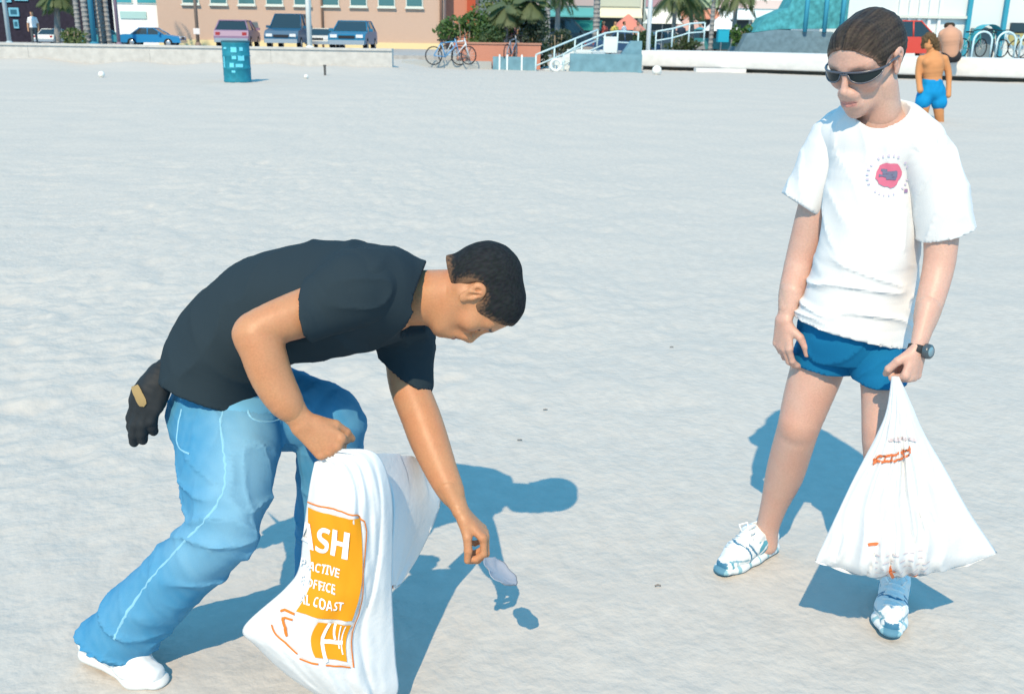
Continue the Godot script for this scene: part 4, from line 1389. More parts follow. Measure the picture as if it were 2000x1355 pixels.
	put("shell", mesh_of([gv]), mat(lin(0.020, 0.024, 0.028), 0.65, 0.35), gl, off)
	put("knuckle_patch", on_field(gv, Vector3(-0.874, 0.7753, -2.2), Vector3(-0.9931, 0.6628, -2.5) - Vector3(-0.874, 0.7753, -2.2), Vector3(-0.9271, 0.6955, -2.34) - Vector3(-0.9448, 0.7497, -2.34), 0.030, 0.010), mat(lin(0.34, 0.24, 0.11), 0.7), gl, off)
	# the clear lid he has just picked up
	var lid_b := Basis(Vector3(0.027, 0.2934, -2.17) - Vector3(-0.0681, 0.36, -2.21), Vector3.ZERO, Vector3.ZERO)
	var lx := lid_b.x.normalized()
	var ly := (Vector3(0.57, 0.81, 0.11) - lx * lx.dot(Vector3(0.57, 0.81, 0.11))).normalized()
	var lid := thing("plastic_lid", "bent pale see-through plastic lid held in the fingertips of the bending person", "lid")
	lid.transform = Transform3D(Basis(lx, ly, lx.cross(ly)), Vector3(-0.0217, 0.3279, -2.19))
	var clear := mat(Color(0.62, 0.64, 0.69, 0.86), 0.35, 0.5)
	clear.transparency = BaseMaterial3D.TRANSPARENCY_ALPHA
	var disc := []
	for k in 37:
		var a := TAU * (k % 36) / 36.0
		var wob := 1.0 + 0.10 * sim.get_noise_2d(cos(a) * 1.3 + 4.0, sin(a) * 1.3)
		var row := []
		for q in [[0.0, -0.006], [0.6, -0.007], [0.82, -0.002], [0.94, 0.003], [1.0, 0.003], [1.0, 0.0018], [0.82, -0.0035], [0.6, -0.0085], [0.0, -0.0075]]:
			row.append(Vector3(cos(a) * 0.049 * wob * q[0], q[1] + q[0] * 0.004 * sim.get_noise_2d(cos(a) * 1.5, sin(a) * 1.5 + 9.0), sin(a) * 0.040 * wob * q[0]))
		disc.append(row)
	put("dish", sheet(disc), clear, lid)
	var rim_pts := []
	for k in 29:
		var a := -2.0 + k * 0.11
		var wob := 1.0 + 0.10 * sim.get_noise_2d(cos(a) * 1.3 + 4.0, sin(a) * 1.3)
		rim_pts.append(Vector3(cos(a) * 0.049 * wob, 0.0025 + 0.004 * sim.get_noise_2d(cos(a) * 1.5, sin(a) * 1.5 + 9.0), sin(a) * 0.040 * wob))
	put("rim", tubes([rim_pts], 0.0017), mat(lin(0.18, 0.19, 0.22), 0.4), lid)
	# the watch and the sunglasses go with the woman
	var woman: Node3D = get_node("person")
	off = -woman.position
	var wx: Vector3 = (Vector3(1.0216, 0.8144, -2.405) - Vector3(1.0424, 0.8844, -2.43)).normalized()
	var wb := frame_of(wx, Vector3(0.62, 0.1, 0.78))
	var watch := put("watch", lathe([0.0255, -0.010, 0.0275, -0.009, 0.0275, 0.009, 0.0255, 0.010, 0.0245, 0.0, 0.0255, -0.010], 28), mat(lin(0.03, 0.035, 0.04), 0.6), woman)
	watch.transform = Transform3D(Basis(wb.z, wb.x, wb.y) * Basis.from_scale(Vector3(1.08, 1.0, 0.92)), Vector3(1.0304, 0.8502, -2.417) + off)
	var dial := put("dial", lathe([0.0, 0.011, 0.0155, 0.011, 0.0185, 0.008, 0.0195, 0.0, 0.0195, -0.004], 24), mat(lin(0.05, 0.07, 0.085), 0.3, 0.6), watch)
	dial.transform = Transform3D(Basis(Vector3(1, 0, 0), Vector3(0, 0, 1), Vector3(0, -1, 0)), Vector3(0, 0, 0.0275))
	put("crystal", lathe([0.0, 0.0125, 0.012, 0.012, 0.013, 0.010], 20), mat(lin(0.16, 0.28, 0.34), 0.15, 0.7), dial)
	shades(woman, off)
	emblem(woman, off)


# a strip laid over a field: found by looking from a along d, long axis e
func on_field(f: Vol, a: Vector3, d: Vector3, e: Vector3, half_l: float, half_w: float) -> ArrayMesh:
	e = e.normalized()
	var s := e.cross(d.normalized()).normalized()
	var g := []
	for i in 13:
		var r := []
		for j in 7:
			var x := (i / 6.0 - 1.0)
			var y := (j / 3.0 - 1.0) * sqrt(maxf(0.0, 1.0 - pow(absf(x), 5.0)))
			var p := a + e * x * half_l + s * y * half_w
			var h := f.hit(p, p + d)
			r.append(h + f.grad(h) * 0.0035)
		g.append(r)
	return sheet(g)



# ---------- the promenade behind the beach ----------
func build_promenade() -> void:
	var paving := tripl(mat(Color(1, 1, 1), 0.9, 0.2), 0.2, noise_tex(0.03, 4, 41, 512, 0.60, 0.70))
	tag(put("street", boxes([[Vector3(0, 0.30, -424.6), Vector3(900, 0.66, 760)]]), paving), "pale street and promenade behind the beach", "", "", "structure")


func poly(p: Array) -> PackedVector2Array:
	var r := PackedVector2Array()
	for i in range(0, p.size(), 2):
		r.append(Vector2(p[i], p[i + 1]))
	return r


# a car: kind 0 hatchback, 1 tall van or pickup cab, 2 low saloon; built along x, nose to +x, on the ground at its own origin
func car(label: String, at: Vector3, turn: float, paint: Color, kind := 0, scale_ := 1.0) -> Node3D:
	var t := thing("parked_car", label, "car", at, turn, "cars parked along the street")
	var body := mat(paint, 0.4, 0.4)
	body.clearcoat_enabled = true
	body.clearcoat = 0.3
	var glass := mat(lin(0.02, 0.03, 0.035), 0.08, 0.8)
	var rubber := mat(lin(0.02, 0.02, 0.02), 0.8)
	var chrome := mat(lin(0.5, 0.5, 0.52), 0.25, 0.6)
	chrome.metallic = 0.7
	var l := 2.1
	var w := 0.86
	var roof: float = [1.42, 1.78, 1.36][kind]
	var belt: float = [0.92, 1.05, 0.88][kind]
	var low := put("body", slab(poly([-l, 0.32, -l - 0.03, 0.62, -l + 0.05, belt - 0.04, -l * 0.9, belt, l * 0.45, belt, l * 0.92, belt - 0.14, l, 0.66, l + 0.02, 0.34]), -w, w), body, t)
	var tail: float = [-0.88, -0.93, -0.62][kind]
	var cab := st_new()
	cab.set_smooth_group(-1)
	var q0 := [Vector3(l * tail, belt, w - 0.04), Vector3(l * tail + [0.35, 0.14, 0.55][kind], roof - 0.06, w - 0.2), Vector3(l * 0.12, roof - 0.05, w - 0.2), Vector3(l * 0.46, belt, w - 0.05)]
	var q1: Array[Vector3] = []
	for p in q0:
		q1.append(Vector3(p.x, p.y, -p.z))
	face(cab, q0[0], q0[1], q0[2], q0[3])
	face(cab, q1[3], q1[2], q1[1], q1[0])
	face(cab, q1[0], q1[1], q0[1], q0[0])
	face(cab, q0[3], q0[2], q1[2], q1[3])
	put("window", done(cab), glass, t)
	var rf := st_new()
	box(rf, Vector3((q0[1].x + q0[2].x) / 2, roof - 0.035, 0), Vector3(q0[2].x - q0[1].x + 0.04, 0.05, 2 * w - 0.38))
	for e in [-1.0, 1.0]:
		for k in [[0, 1], [3, 2]]:
			tube(rf, [q0[k[0]] * Vector3(1, 1, e), q0[k[1]] * Vector3(1, 1, e)], 0.035, 5)
		tube(rf, [Vector3(-0.15, belt, (w - 0.045) * e), Vector3(-0.15, roof - 0.05, (w - 0.195) * e)], 0.04, 5)
	put("roof", done(rf), body, t)
	for e in [-1.0, 1.0]:
		for x in [-1.28, 1.28]:
			var wh := put("wheel", lathe([0.0, -0.10, 0.30, -0.10, 0.32, -0.07, 0.32, 0.07, 0.30, 0.10, 0.0, 0.10], 18), rubber, t, Vector3(x, 0.32, (w - 0.09) * e))
			wh.rotation.x = PI / 2
			put("rim", lathe([0.0, -0.105, 0.17, -0.105, 0.19, -0.09, 0.19, 0.09, 0.17, 0.105, 0.0, 0.105], 14), chrome, wh)
		put("headlight", boxes([[Vector3(l + 0.005, 0.70, 0.60 * e), Vector3(0.06, 0.14, 0.32)]]), mat(lin(0.7, 0.72, 0.75), 0.15, 0.7), t)
		put("tail_light", boxes([[Vector3(-l + 0.01, 0.72, 0.66 * e), Vector3(0.06, 0.18, 0.22)]]), mat(lin(0.35, 0.02, 0.02), 0.2, 0.6), t)
		put("mirror", boxes([[Vector3(0.72, belt + 0.06, (w + 0.09) * e), Vector3(0.12, 0.13, 0.2)]]), body, t)
	put("bumper", boxes([[Vector3(l + 0.03, 0.42, 0), Vector3(0.10, 0.20, 1.66)], [Vector3(-l - 0.05, 0.42, 0), Vector3(0.10, 0.20, 1.66)]]), chrome, t)
	put("grille", boxes([[Vector3(l + 0.012, 0.66, 0), Vector3(0.04, 0.13, 0.76)]]), mat(lin(0.03, 0.03, 0.035), 0.4), t)
	t.scale = Vector3.ONE * scale_
	return t


func leaf_cloud(n: int, spread_: Vector3, size: float, seed_: int, drop := 0.0) -> ArrayMesh:
	var r := RandomNumberGenerator.new()
	r.seed = seed_
	var s := st_new()
	s.set_smooth_group(-1)
	var hubs := []
	for k in 9:
		hubs.append(Vector3(r.randf_range(-1, 1), r.randf_range(-1, 1), r.randf_range(-1, 1)) * 0.62)
	for i in n:
		var h: Vector3 = hubs[i % 9]
		var d := Vector3(r.randfn(), r.randfn(), r.randfn()).normalized() * (0.30 + 0.16 * r.randf())
		var p := (h + d) * spread_
		p.y -= drop * r.randf()
		var a := Vector3(r.randfn(), r.randfn(), r.randfn()).normalized()
		var b := a.cross(Vector3(r.randfn(), r.randfn(), r.randfn())).normalized()
		var z := size * r.randf_range(0.6, 1.3)
		face(s, p - a * z, p + b * z * 0.5, p + a * z, p - b * z * 0.5)
	return done(s)


func leaf_mat(c: Color) -> StandardMaterial3D:
	var m := mat(c, 0.6, 0.4)
	m.backlight_enabled = true
	m.backlight = Color(0.25, 0.35, 0.1)
	return m


func palm(label: String, base: Vector3, tall: float, thick: float, seed_: int, lean := 0.0, frond_len := 2.4) -> Node3D:
	var t := thing("palm_tree", label, "palm tree", base, 0.0, "palm trees along the promenade")
	var r := RandomNumberGenerator.new()
	r.seed = seed_
	var pts := []
	for k in 9:
		var f := k / 8.0
		pts.append(Vector3(lean * f * f, tall * f, 0.15 * sin(f * 3.0 + seed_)))
	var s := st_new()
	tube(s, pts, thick, 9, thick * 0.72)
	for k in 34:
		var f := (k + 0.5) / 34.0
		var c := along(pts, f)
		tube(s, [c, c + Vector3(0, tall / 34.0 * 0.55, 0)], lerpf(thick, thick * 0.72, f) * 1.10, 9)
	put("trunk", done(s), tripl(mat(lin(1, 1, 1), 0.95), 0.8, noise_tex(0.05, 3, 51, 256, 0.46, 0.68)), t)
	var top: Vector3 = pts[8]
	var c := st_new()
	c.set_smooth_group(-1)
	for k in 18:
		var az := TAU * k / 18.0 + r.randf() * 0.3
		var up := r.randf_range(-0.6, 0.9)
		var prev := top
		var dir := Vector3(cos(az) * cos(up), sin(up), sin(az) * cos(up))
		var side := dir.cross(Vector3.UP).normalized()
		for j in 9:
			var q := prev + dir * frond_len / 9.0
			dir = (dir + Vector3(0, -0.17, 0)).normalized()
			var wl := 0.55 * sin(PI * (j + 0.8) / 10.0)
			for e in [-1.0, 1.0]:
				for m in 2:
					var o := prev.lerp(q, m * 0.5)
					var tip: Vector3 = o + (side * e * 0.8 + dir * 0.5 + Vector3(0, -0.35, 0)) * wl
					face(c, o, o.lerp(tip, 0.5) + dir * 0.05, tip, o.lerp(tip, 0.5) - dir * 0.05)
			prev = q
	put("crown", done(c), leaf_mat(lin(0.085, 0.11, 0.05)), t)
	return t


func bicycle(label: String, at: Vector3, turn: float, paint: Color) -> void:
	var t := thing("bicycle", label, "bicycle", at, turn, "bicycles parked by the promenade")
	var fm := mat(paint, 0.3, 0.6)
	var dark := mat(lin(0.025, 0.025, 0.03), 0.7)
	var fr := Vector3(0.52, 0.34, 0)
	var rr := Vector3(-0.50, 0.34, 0)
	var bb := Vector3(-0.05, 0.30, 0)
	var seat := Vector3(-0.20, 0.82, 0)
	var head := Vector3(0.36, 0.86, 0)
	put("frame", tubes([[bb, seat], [seat * 0.95 + Vector3(0, 0.02, 0), head], [bb, head - Vector3(-0.03, 0.12, 0)], [rr, bb], [rr, seat], [fr, head + Vector3(-0.03, 0.1, 0)]], 0.022), fm, t)
	for p in [fr, rr]:
		var ring := []
		for k in 25:
			ring.append(Vector3(cos(TAU * k / 24.0), sin(TAU * k / 24.0), 0) * 0.32)
		var w := put("wheel", tubes([ring], 0.022), dark, t, p)
		var sp := []
		for k in 6:
			var d := Vector3(cos(PI * k / 6.0), sin(PI * k / 6.0), 0) * 0.31
			sp.append([-d, d])
		put("spokes", tubes(sp, 0.006, 4), mat(lin(0.5, 0.5, 0.5), 0.3), w)
	put("saddle", boxes([[seat + Vector3(-0.02, 0.08, 0), Vector3(0.26, 0.05, 0.15)]]), dark, t)
	put("handlebar", tubes([[head + Vector3(0, 0.1, -0.28), head + Vector3(-0.03, 0.13, 0), head + Vector3(0, 0.1, 0.28)]], 0.018), dark, t)


# a small figure for the distance: stands on its origin facing z
func passer(label: String, at: Vector3, turn: float, tall: float, top: Color, legs: Color, skin_c: Color, hair_c: Color) -> void:
	var v := vol(0.022)
	v.chain([0, 0.92, 0, 0.15, 0, 1.10, 0, 0.135, 0, 1.30, 0, 0.15, 0, 1.42, 0, 0.10], 0.04, Vector3(1, 0, 0), 1.25)
	v.cone(Vector3(0, 1.42, 0), Vector3(0, 1.56, 0.01), 0.055, 0.055, 0.02)
	v.cone(Vector3(0, 1.62, 0.015), Vector3(0, 1.66, -0.005), 0.085, 0.098, 0.02)
	for e in [-1.0, 1.0]:
		v.chain([0.17 * e, 1.40, 0, 0.06, 0.25 * e, 1.12, -0.02, 0.045, 0.25 * e, 0.88, 0.06, 0.035, 0.24 * e, 0.76, 0.09, 0.04], 0.02)
		v.chain([0.09 * e, 0.92, 0, 0.095, 0.10 * e, 0.50, 0.02 * e, 0.065, 0.11 * e, 0.08, -0.03 * e, 0.045], 0.03)
		v.cone(Vector3(0.11 * e, 0.045, -0.05), Vector3(0.12 * e, 0.04, 0.12), 0.05, 0.04, 0.02)
	bake()
	var t := thing("person", label, "person", at, turn, "people on the promenade")
	put("body", mesh_of([v], func(p: Vector3, _n: Vector3) -> Color:
		if p.y > 1.60 and (p.z < 0.045 or p.y > 1.71):
			return hair_c
		if p.y > 1.50 or (p.y < 1.06 and absf(p.x) > 0.20 and p.y > 0.6):
			return skin_c
		if p.y > 0.95 and not (p.y < 1.16 and absf(p.x) > 0.2):
			return top
		if p.y > 0.95:
			return skin_c
		return legs if p.y > 0.10 else Color(0.05, 0.05, 0.05)), vmat(0.8), t)
	t.scale = Vector3.ONE * tall / 1.76


func railing(label: String, pts: Array, high: float, every := 1) -> void:
	var t := thing("handrail", label, "handrail", pts[0], 0.0, "pale handrails by the steps")
	var m := mat(lin(0.50, 0.66, 0.70), 0.4, 0.5)
	var o: Vector3 = pts[0]
	var up := Vector3(0, high, 0)
	var rail := []
	var mid := []
	for p in pts:
		rail.append(p - o + up)
		mid.append(p - o + up * 0.5)
	put("rail", tubes([rail], 0.035), m, t)
	put("rail", tubes([mid], 0.028), m, t)
	for i in range(0, pts.size(), every):
		put("post", tubes([[pts[i] - o, pts[i] - o + up]], 0.032), m, t)


func build_background() -> void:
	var cream := tripl(mat(lin(0.96, 0.95, 0.92), 0.9, 0.2), 0.3, noise_tex(0.02, 4, 61, 512, 0.72, 0.80))
	# beach wall on the left, in cast lengths
	var wall := thing("beach_wall", "long low pale concrete wall between sand and street", "wall", Vector3(-20, 0, -34.4))
	for k in 9:
		put("panel", boxes([[Vector3(13.9 - k * 4.0, 0.48, 0), Vector3(3.994, 1.02, 0.4)]]), cream, wall)
	put("coping", boxes([[Vector3(-2.1, 1.02, 0.0), Vector3(36.0, 0.07, 0.5)]]), cream, wall)
	# curved white wall on the right, with the dark gap under it
	var arc := [Vector3(4.9072, 0.768, -41), Vector3(8.1902, 0.7946, -39.5), Vector3(11.1114, 0.7259, -37.5), Vector3(13.8596, 0.6545, -35.5), Vector3(16.6424, 0.616, -34), Vector3(19.4206, 0.6001, -33), Vector3(24.3313, 0.517, -33)]
	var cw := thing("curved_wall", "curved white concrete platform edge with dark gap beneath", "wall", arc[0])
	var white := tripl(mat(lin(1, 1, 0.98), 0.85, 0.2), 0.3, noise_tex(0.02, 4, 62, 512, 0.80, 0.88))
	var rows := []
	var base_rows := []
	var top_rows := []
	for k in 49:
		var p: Vector3 = along(arc, k / 48.0) - arc[0]
		p.y = 0.0
		var tdir: Vector3 = (along(arc, minf(1.0, k / 48.0 + 0.02)) - along(arc, maxf(0.0, k / 48.0 - 0.02))) * Vector3(1, 0, 1)
		var n := tdir.normalized().cross(Vector3.UP)
		if n.z < 0.0:
			n = -n
		var y0: float = -arc[0].y
		rows.append([p + n * -0.35 + Vector3(0, y0 + 0.44, 0), p + Vector3(0, y0 + 0.44, 0), p + n * 0.02 + Vector3(0, y0 + 0.50, 0), p + n * 0.02 + Vector3(0, y0 + 0.98, 0), p + Vector3(0, y0 + 1.03, 0), p - n * 0.45 + Vector3(0, y0 + 1.03, 0)])
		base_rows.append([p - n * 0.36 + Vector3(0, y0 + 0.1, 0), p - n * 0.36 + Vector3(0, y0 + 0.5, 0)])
		top_rows.append([p - n * 0.45 + Vector3(0, y0 + 1.03, 0), p - n * 3.0 + Vector3(0, y0 + 1.03, 0)])
	put("rim", sheet(rows), white, cw)
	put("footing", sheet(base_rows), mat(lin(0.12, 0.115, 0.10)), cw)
	put("deck", sheet(top_rows), white, cw)
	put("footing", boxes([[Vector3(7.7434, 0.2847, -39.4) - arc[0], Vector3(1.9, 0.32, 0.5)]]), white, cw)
	# brick building
	var brick := tripl(mat(Color(1.0, 0.87, 0.79), 0.95, 0.2), 1.1, noise_tex(0.06, 5, 63, 512, 0.62, 0.90))
	var brick_red := tripl(mat(Color(1.0, 0.70, 0.60), 0.95, 0.2), 1.1, noise_tex(0.06, 5, 64, 512, 0.66, 0.86))
	var dark_glass := mat(lin(0.06, 0.16, 0.17), 0.12, 0.6)
	var trim := mat(lin(0.62, 0.66, 0.62), 0.8)
	var bl: Vector3 = Vector3(-20.9159, 0.5705, -61) * Vector3(1, 0, 1)
	var br: Vector3 = Vector3(-4.2571, 0.6275, -60.5) * Vector3(1, 0, 1)
	var wid := br.x - bl.x
	var hall := thing("brick_building", "pink brick building with teal windows behind the parked cars", "building", Vector3((bl.x + br.x) / 2, 0.63, -61.0))
	put("wall", boxes([[Vector3(0, 4.0, -4.0), Vector3(wid, 8.0, 8.0)]]), brick, hall)
	put("plinth", boxes([[Vector3(0, 0.17, 0.06), Vector3(wid, 0.34, 0.1)]]), mat(lin(0.74, 0.62, 0.36), 0.9), hall)
	for k in 9:
		var x := -wid / 2 + 2.0 + k * 1.62
		var f := put("window", boxes([[Vector3(x, 3.05, 0.03), Vector3(1.0, 1.5, 0.06)]]), trim, hall)
		put("pane", boxes([[Vector3(x, 3.06, 0.065), Vector3(0.88, 1.36, 0.02)]]), dark_glass, f)
		put("sill", boxes([[Vector3(x, 2.26, 0.09), Vector3(1.1, 0.08, 0.16)]]), trim, f)
	put("downpipe", tubes([[Vector3(-wid / 2 + 9.6, 0, 0.1), Vector3(-wid / 2 + 9.6, 8, 0.1)]], 0.07), mat(lin(0.30, 0.20, 0.15)), hall)
	put("downpipe", tubes([[Vector3(wid / 2 - 0.15, 0, 0.1), Vector3(wid / 2 - 0.15, 8, 0.1)]], 0.10), mat(lin(0.28, 0.17, 0.13)), hall)
	var wing := thing("brick_building", "redder brick side wing at the right end of the pink building", "building", Vector3(-3.4724, 0.8095, -63) * Vector3(1, 0, 1) + Vector3(0, 0.63, 0))
	put("wall", boxes([[Vector3(0, 4.0, -3), Vector3(1.96, 8.0, 6.0)]]), brick_red, wing)
	put("pilaster", boxes([[Vector3(0.72, 4.0, 0.1), Vector3(0.5, 8.0, 0.2)]]), tripl(mat(Color(1.0, 0.48, 0.36), 0.95), 1.1, noise_tex(0.06, 5, 64, 512, 0.60, 0.80)), wing)
	var back := thing("long_building", "long pale blue grey building far behind the palms", "building", Vector3(9.0, 0.63, -90.0))
	put("wall", boxes([[Vector3(0, 5, -4), Vector3(60, 10, 8)]]), tripl(mat(Color(0.70, 0.78, 0.80), 0.9), 0.2, noise_tex(0.03, 3, 69, 256, 0.5, 0.7)), back)
	put("cornice", boxes([[Vector3(0, 10.1, -4), Vector3(60.6, 0.3, 8.6)]]), trim, back)
	# white annex
	var annex := thing("white_building", "white rendered building with teal upper windows beside pink brick", "building", Vector3(-22.5245, 0.7097, -62) * Vector3(1, 0, 1) + Vector3(0, 0.63, 0))
	put("wall", boxes([[Vector3(0, 4, -3), Vector3(2.7, 8, 6)]]), mat(lin(0.80, 0.82, 0.82), 0.8), annex)
	for x in [-0.72, 0.72]:
		var f := put("window", boxes([[Vector3(x, 3.1, 0.03), Vector3(1.2, 1.6, 0.06)]]), trim, annex)
		put("pane", boxes([[Vector3(x, 3.1, 0.065), Vector3(1.1, 1.5, 0.02)]]), mat(lin(0.05, 0.30, 0.36), 0.15, 0.6), f)
	put("sign_panel", boxes([[Vector3(-0.15, 1.66, 0.04), Vector3(1.55, 0.40, 0.05)]]), mat(lin(0.38, 0.58, 0.58), 0.6), annex)
	# dark building at the far left
	var gloom := thing("dark_building", "dark slate coloured building at the left edge of the promenade", "building", Vector3(-31.115, 0.6831, -64) * Vector3(1, 0, 1) + Vector3(0, 0.63, 0))
	put("wall", boxes([[Vector3(-15.0, 4, -3), Vector3(40.5, 8, 6)]]), tripl(mat(Color(0.62, 0.58, 0.72), 0.9), 0.4, noise_tex(0.03, 3, 65, 256, 0.28, 0.36)), gloom)
	var blue := mat(lin(0.16, 0.42, 0.55), 0.5)
	for q in [[-0.1, 2.55, 0.95, 0.5], [1.0, 2.6, 0.8, 0.4], [0.45, 1.75, 0.62, 0.5], [0.5, 1.05, 0.3, 0.5]]:
		var f := put("sign_panel", boxes([[Vector3(q[0], q[1], 0.05), Vector3(q[2], q[3], 0.1)]]), blue, gloom)
		put("inset", boxes([[Vector3(q[0], q[1], 0.105), Vector3(q[2] * 0.62, q[3] * 0.55, 0.02)]]), mat(lin(0.03, 0.12, 0.18), 0.5), f)
	# far row of shops behind the palms
	var shops := [[1095, 5.0, 0.45, 0.52, 0.50], [1205, 3.4, 0.62, 0.60, 0.52], [1290, 2.6, 0.32, 0.42, 0.44], [1360, 3.0, 0.55, 0.42, 0.36], [1430, 2.6, 0.62, 0.72, 0.72], [1510, 3.4, 0.68, 0.74, 0.74]]
	var shop_words := ["sea green", "cream", "blue grey", "rosy", "pale", "white"]
	var shop_at: Array = [Vector3(3.1054, 1.1269, -74), Vector3(7.0968, 1.1175, -74), Vector3(10.1822, 1.0944, -74), Vector3(12.7196, 1.1325, -74), Vector3(15.259, 1.136, -74), Vector3(18.1573, 1.1796, -74)]
	var awn := [lin(0.10, 0.35, 0.36), lin(0.74, 0.70, 0.52), lin(0.70, 0.70, 0.66), lin(0.60, 0.26, 0.18), lin(0.66, 0.74, 0.76), lin(0.62, 0.76, 0.78)]
	for k in 6:
		var q: Array = shops[k]
		var t := thing("shop", "%s shop front with an awning in the row behind the palms" % shop_words[k], "shop", Vector3(shop_at[k].x, 0.63, shop_at[k].z))
		put("wall", boxes([[Vector3(0, 3.5, -3), Vector3(q[1] - 0.02, 7 + 0.2 * k, 6)]]), mat(lin(q[2], q[3], q[4]), 0.9), t)
		put("opening", boxes([[Vector3(0, 1.05, 0.02), Vector3(q[1] * 0.82, 2.1, 0.06)]]), mat(lin(0.06, 0.08, 0.09), 0.5), t)
		put("awning", slab(poly([0.0, 2.75, 0.0, 2.65, 1.3, 2.1, 1.3, 2.2]), -q[1] * 0.46, q[1] * 0.46), mat(awn[k], 0.8), t).rotation.y = -PI / 2
		put("fascia", boxes([[Vector3(0, 3.15, 0.05), Vector3(q[1] * 0.9, 0.55, 0.1)]]), mat(lin(q[4] * 0.9, q[2] * 0.8, q[3] * 0.7), 0.6), t)
	# pavilion with its teal tent roof
	var pav := thing("pavilion", "grey blue walled pavilion under a teal tent roof", "pavilion", Vector3(11.2316, 1.0955, -43.5) * Vector3(1, 0, 1) + Vector3(0, 0.63, 0))
	var ramp := tripl(mat(Color(0.70, 0.86, 0.94), 0.85), 0.5, noise_tex(0.02, 3, 66, 256, 0.56, 0.66))
	put("wall", slab(poly([-2.15, 0.0, -1.65, 1.10, -0.4, 1.28, 1.9, 1.22, 2.3, 0.0]), -2.2, 0.0), ramp, pav)
	var teal := tripl(mat(Color(0.46, 0.92, 0.98), 0.7), 0.6, noise_tex(0.02, 3, 67, 256, 0.55, 0.76))
	put("roof", slab(poly([-1.35, 1.16, -0.9, 1.75, 0.0, 2.15, 0.35, 2.9, 2.5, 3.1, 2.5, 1.36, -0.3, 1.30]), -1.9, -0.2), teal, pav)
	for x in [0.7, 1.5, 2.2]:
		put("column", tubes([[Vector3(x, 1.2, 0.1), Vector3(x, 3.4, 0.1)]], 0.09, 8), mat(lin(0.05, 0.30, 0.44), 0.5), pav)
	# building with blue posts at the right edge
	var arcade := thing("arcade_building", "pale building with tall blue posts and an arched blue awning", "building", Vector3(20.1202, 0.9094, -47) * Vector3(1, 0, 1) + Vector3(0, 0.63, 0))
	put("wall", boxes([[Vector3(-0.4, 3.5, -3), Vector3(12.0, 7.4, 5)]]), mat(lin(0.66, 0.72, 0.73), 0.8), arcade)
	var bluep := mat(lin(0.04, 0.30, 0.42), 0.5)
	for x in [0.18, 1.80, 3.4]:
		put("post", boxes([[Vector3(x, 3.3, -0.3), Vector3(0.17, 6.6, 0.17)]]), bluep, arcade)
	for x in [-2.9, -2.45, -2.0, -1.55, -1.1]:
		put("pilaster", boxes([[Vector3(x, 3.6, -0.42), Vector3(0.13, 5.0, 0.14)]]), mat(lin(0.74, 0.80, 0.82), 0.7), arcade)
	put("ledge", boxes([[Vector3(-1.6, 1.95, -0.38), Vector3(3.6, 0.12, 0.22)]]), trim, arcade)
	var arch := []
	for k in 13:
		var a := PI * k / 12.0
		arch.append([Vector3(0.98 + 0.62 * cos(a), 0.95 + 0.72 * sin(a), -0.4), Vector3(0.98 + 0.62 * cos(a), 0.95 + 0.72 * sin(a), 0.4)])
	put("awning", sheet(arch), mat(lin(0.04, 0.36, 0.48), 0.6), arcade)
	put("opening", boxes([[Vector3(0.98, 0.75, -0.44), Vector3(1.1, 1.5, 0.1)]]), mat(lin(0.18, 0.24, 0.27), 0.5), arcade)
	put("window", boxes([[Vector3(2.55, 1.55, -0.44), Vector3(0.75, 0.42, 0.1)]]), mat(lin(0.03, 0.06, 0.08), 0.3), arcade)
	put("poster", boxes([[Vector3(2.55, 1.05, -0.44), Vector3(0.75, 0.52, 0.1)]]), mat(lin(0.40, 0.36, 0.16), 0.7), arcade)
	# cars
	car("mauve hatchback parked behind the teal bin", Vector3(-14.7019, 0.5269, -55) * Vector3(1, 0, 1) + Vector3(0, 0.63, 0), PI / 2 + 0.1, lin(0.26, 0.17, 0.28), 0)
	car("dark blue sport utility car left of the white lamp post", Vector3(-11.965, 0.5681, -55) * Vector3(1, 0, 1) + Vector3(0, 0.63, 0), -PI / 2, lin(0.004, 0.085, 0.18), 1)
	car("blue saloon right of the white lamp post, parked near the wall", Vector3(-8.1372, 0.6722, -52) * Vector3(1, 0, 1) + Vector3(0, 0.63, 0), -PI / 2, lin(0.006, 0.15, 0.29), 0, 1.03)
	car("low white car half hidden between two blue cars", Vector3(-10.5754, 0.558, -57) * Vector3(1, 0, 1) + Vector3(0, 0.63, 0), -PI / 2, lin(0.72, 0.74, 0.72), 2, 0.8)
	car("bright blue saloon parked side on before the white building", Vector3(-18.8396, 0.6329, -54) * Vector3(1, 0, 1) + Vector3(0, 0.63, 0), 0.05, lin(0.01, 0.20, 0.45), 2, 0.72)
	car("small turquoise car among the palm trunks", Vector3(-21.7581, 0.6281, -55) * Vector3(1, 0, 1) + Vector3(0, 0.63, 0), 0.6, lin(0.08, 0.38, 0.46), 2, 0.66)
	car("white car at the foot of the dark building", Vector3(-24.4086, 0.6401, -55) * Vector3(1, 0, 1) + Vector3(0, 0.63, 0), PI / 2, lin(0.72, 0.75, 0.76), 2, 0.62)
	car("red rescue truck standing behind the curved white wall", Vector3(15.6721, 0.948, -42) * Vector3(1, 0, 1) + Vector3(0, 0.80, 0), 0.15, lin(0.62, 0.07, 0.05), 1, 0.86)
	car("dark blue car seen past the top of the steps", Vector3(5.0514, 1.043, -50) * Vector3(1, 0, 1) + Vector3(0, 0.63, 0), 0.3, lin(0.03, 0.08, 0.18), 2, 0.8)
	car("grey saloon behind the terrace handrail", Vector3(7.9927, 1.0113, -56) * Vector3(1, 0, 1) + Vector3(0, 0.63, 0), 0.2, lin(0.26, 0.28, 0.30), 2, 0.9)
	car("teal hatchback between the terrace palms", Vector3(10.9304, 1.0428, -57) * Vector3(1, 0, 1) + Vector3(0, 0.63, 0), 0.1, lin(0.04, 0.22, 0.26), 0, 0.95)
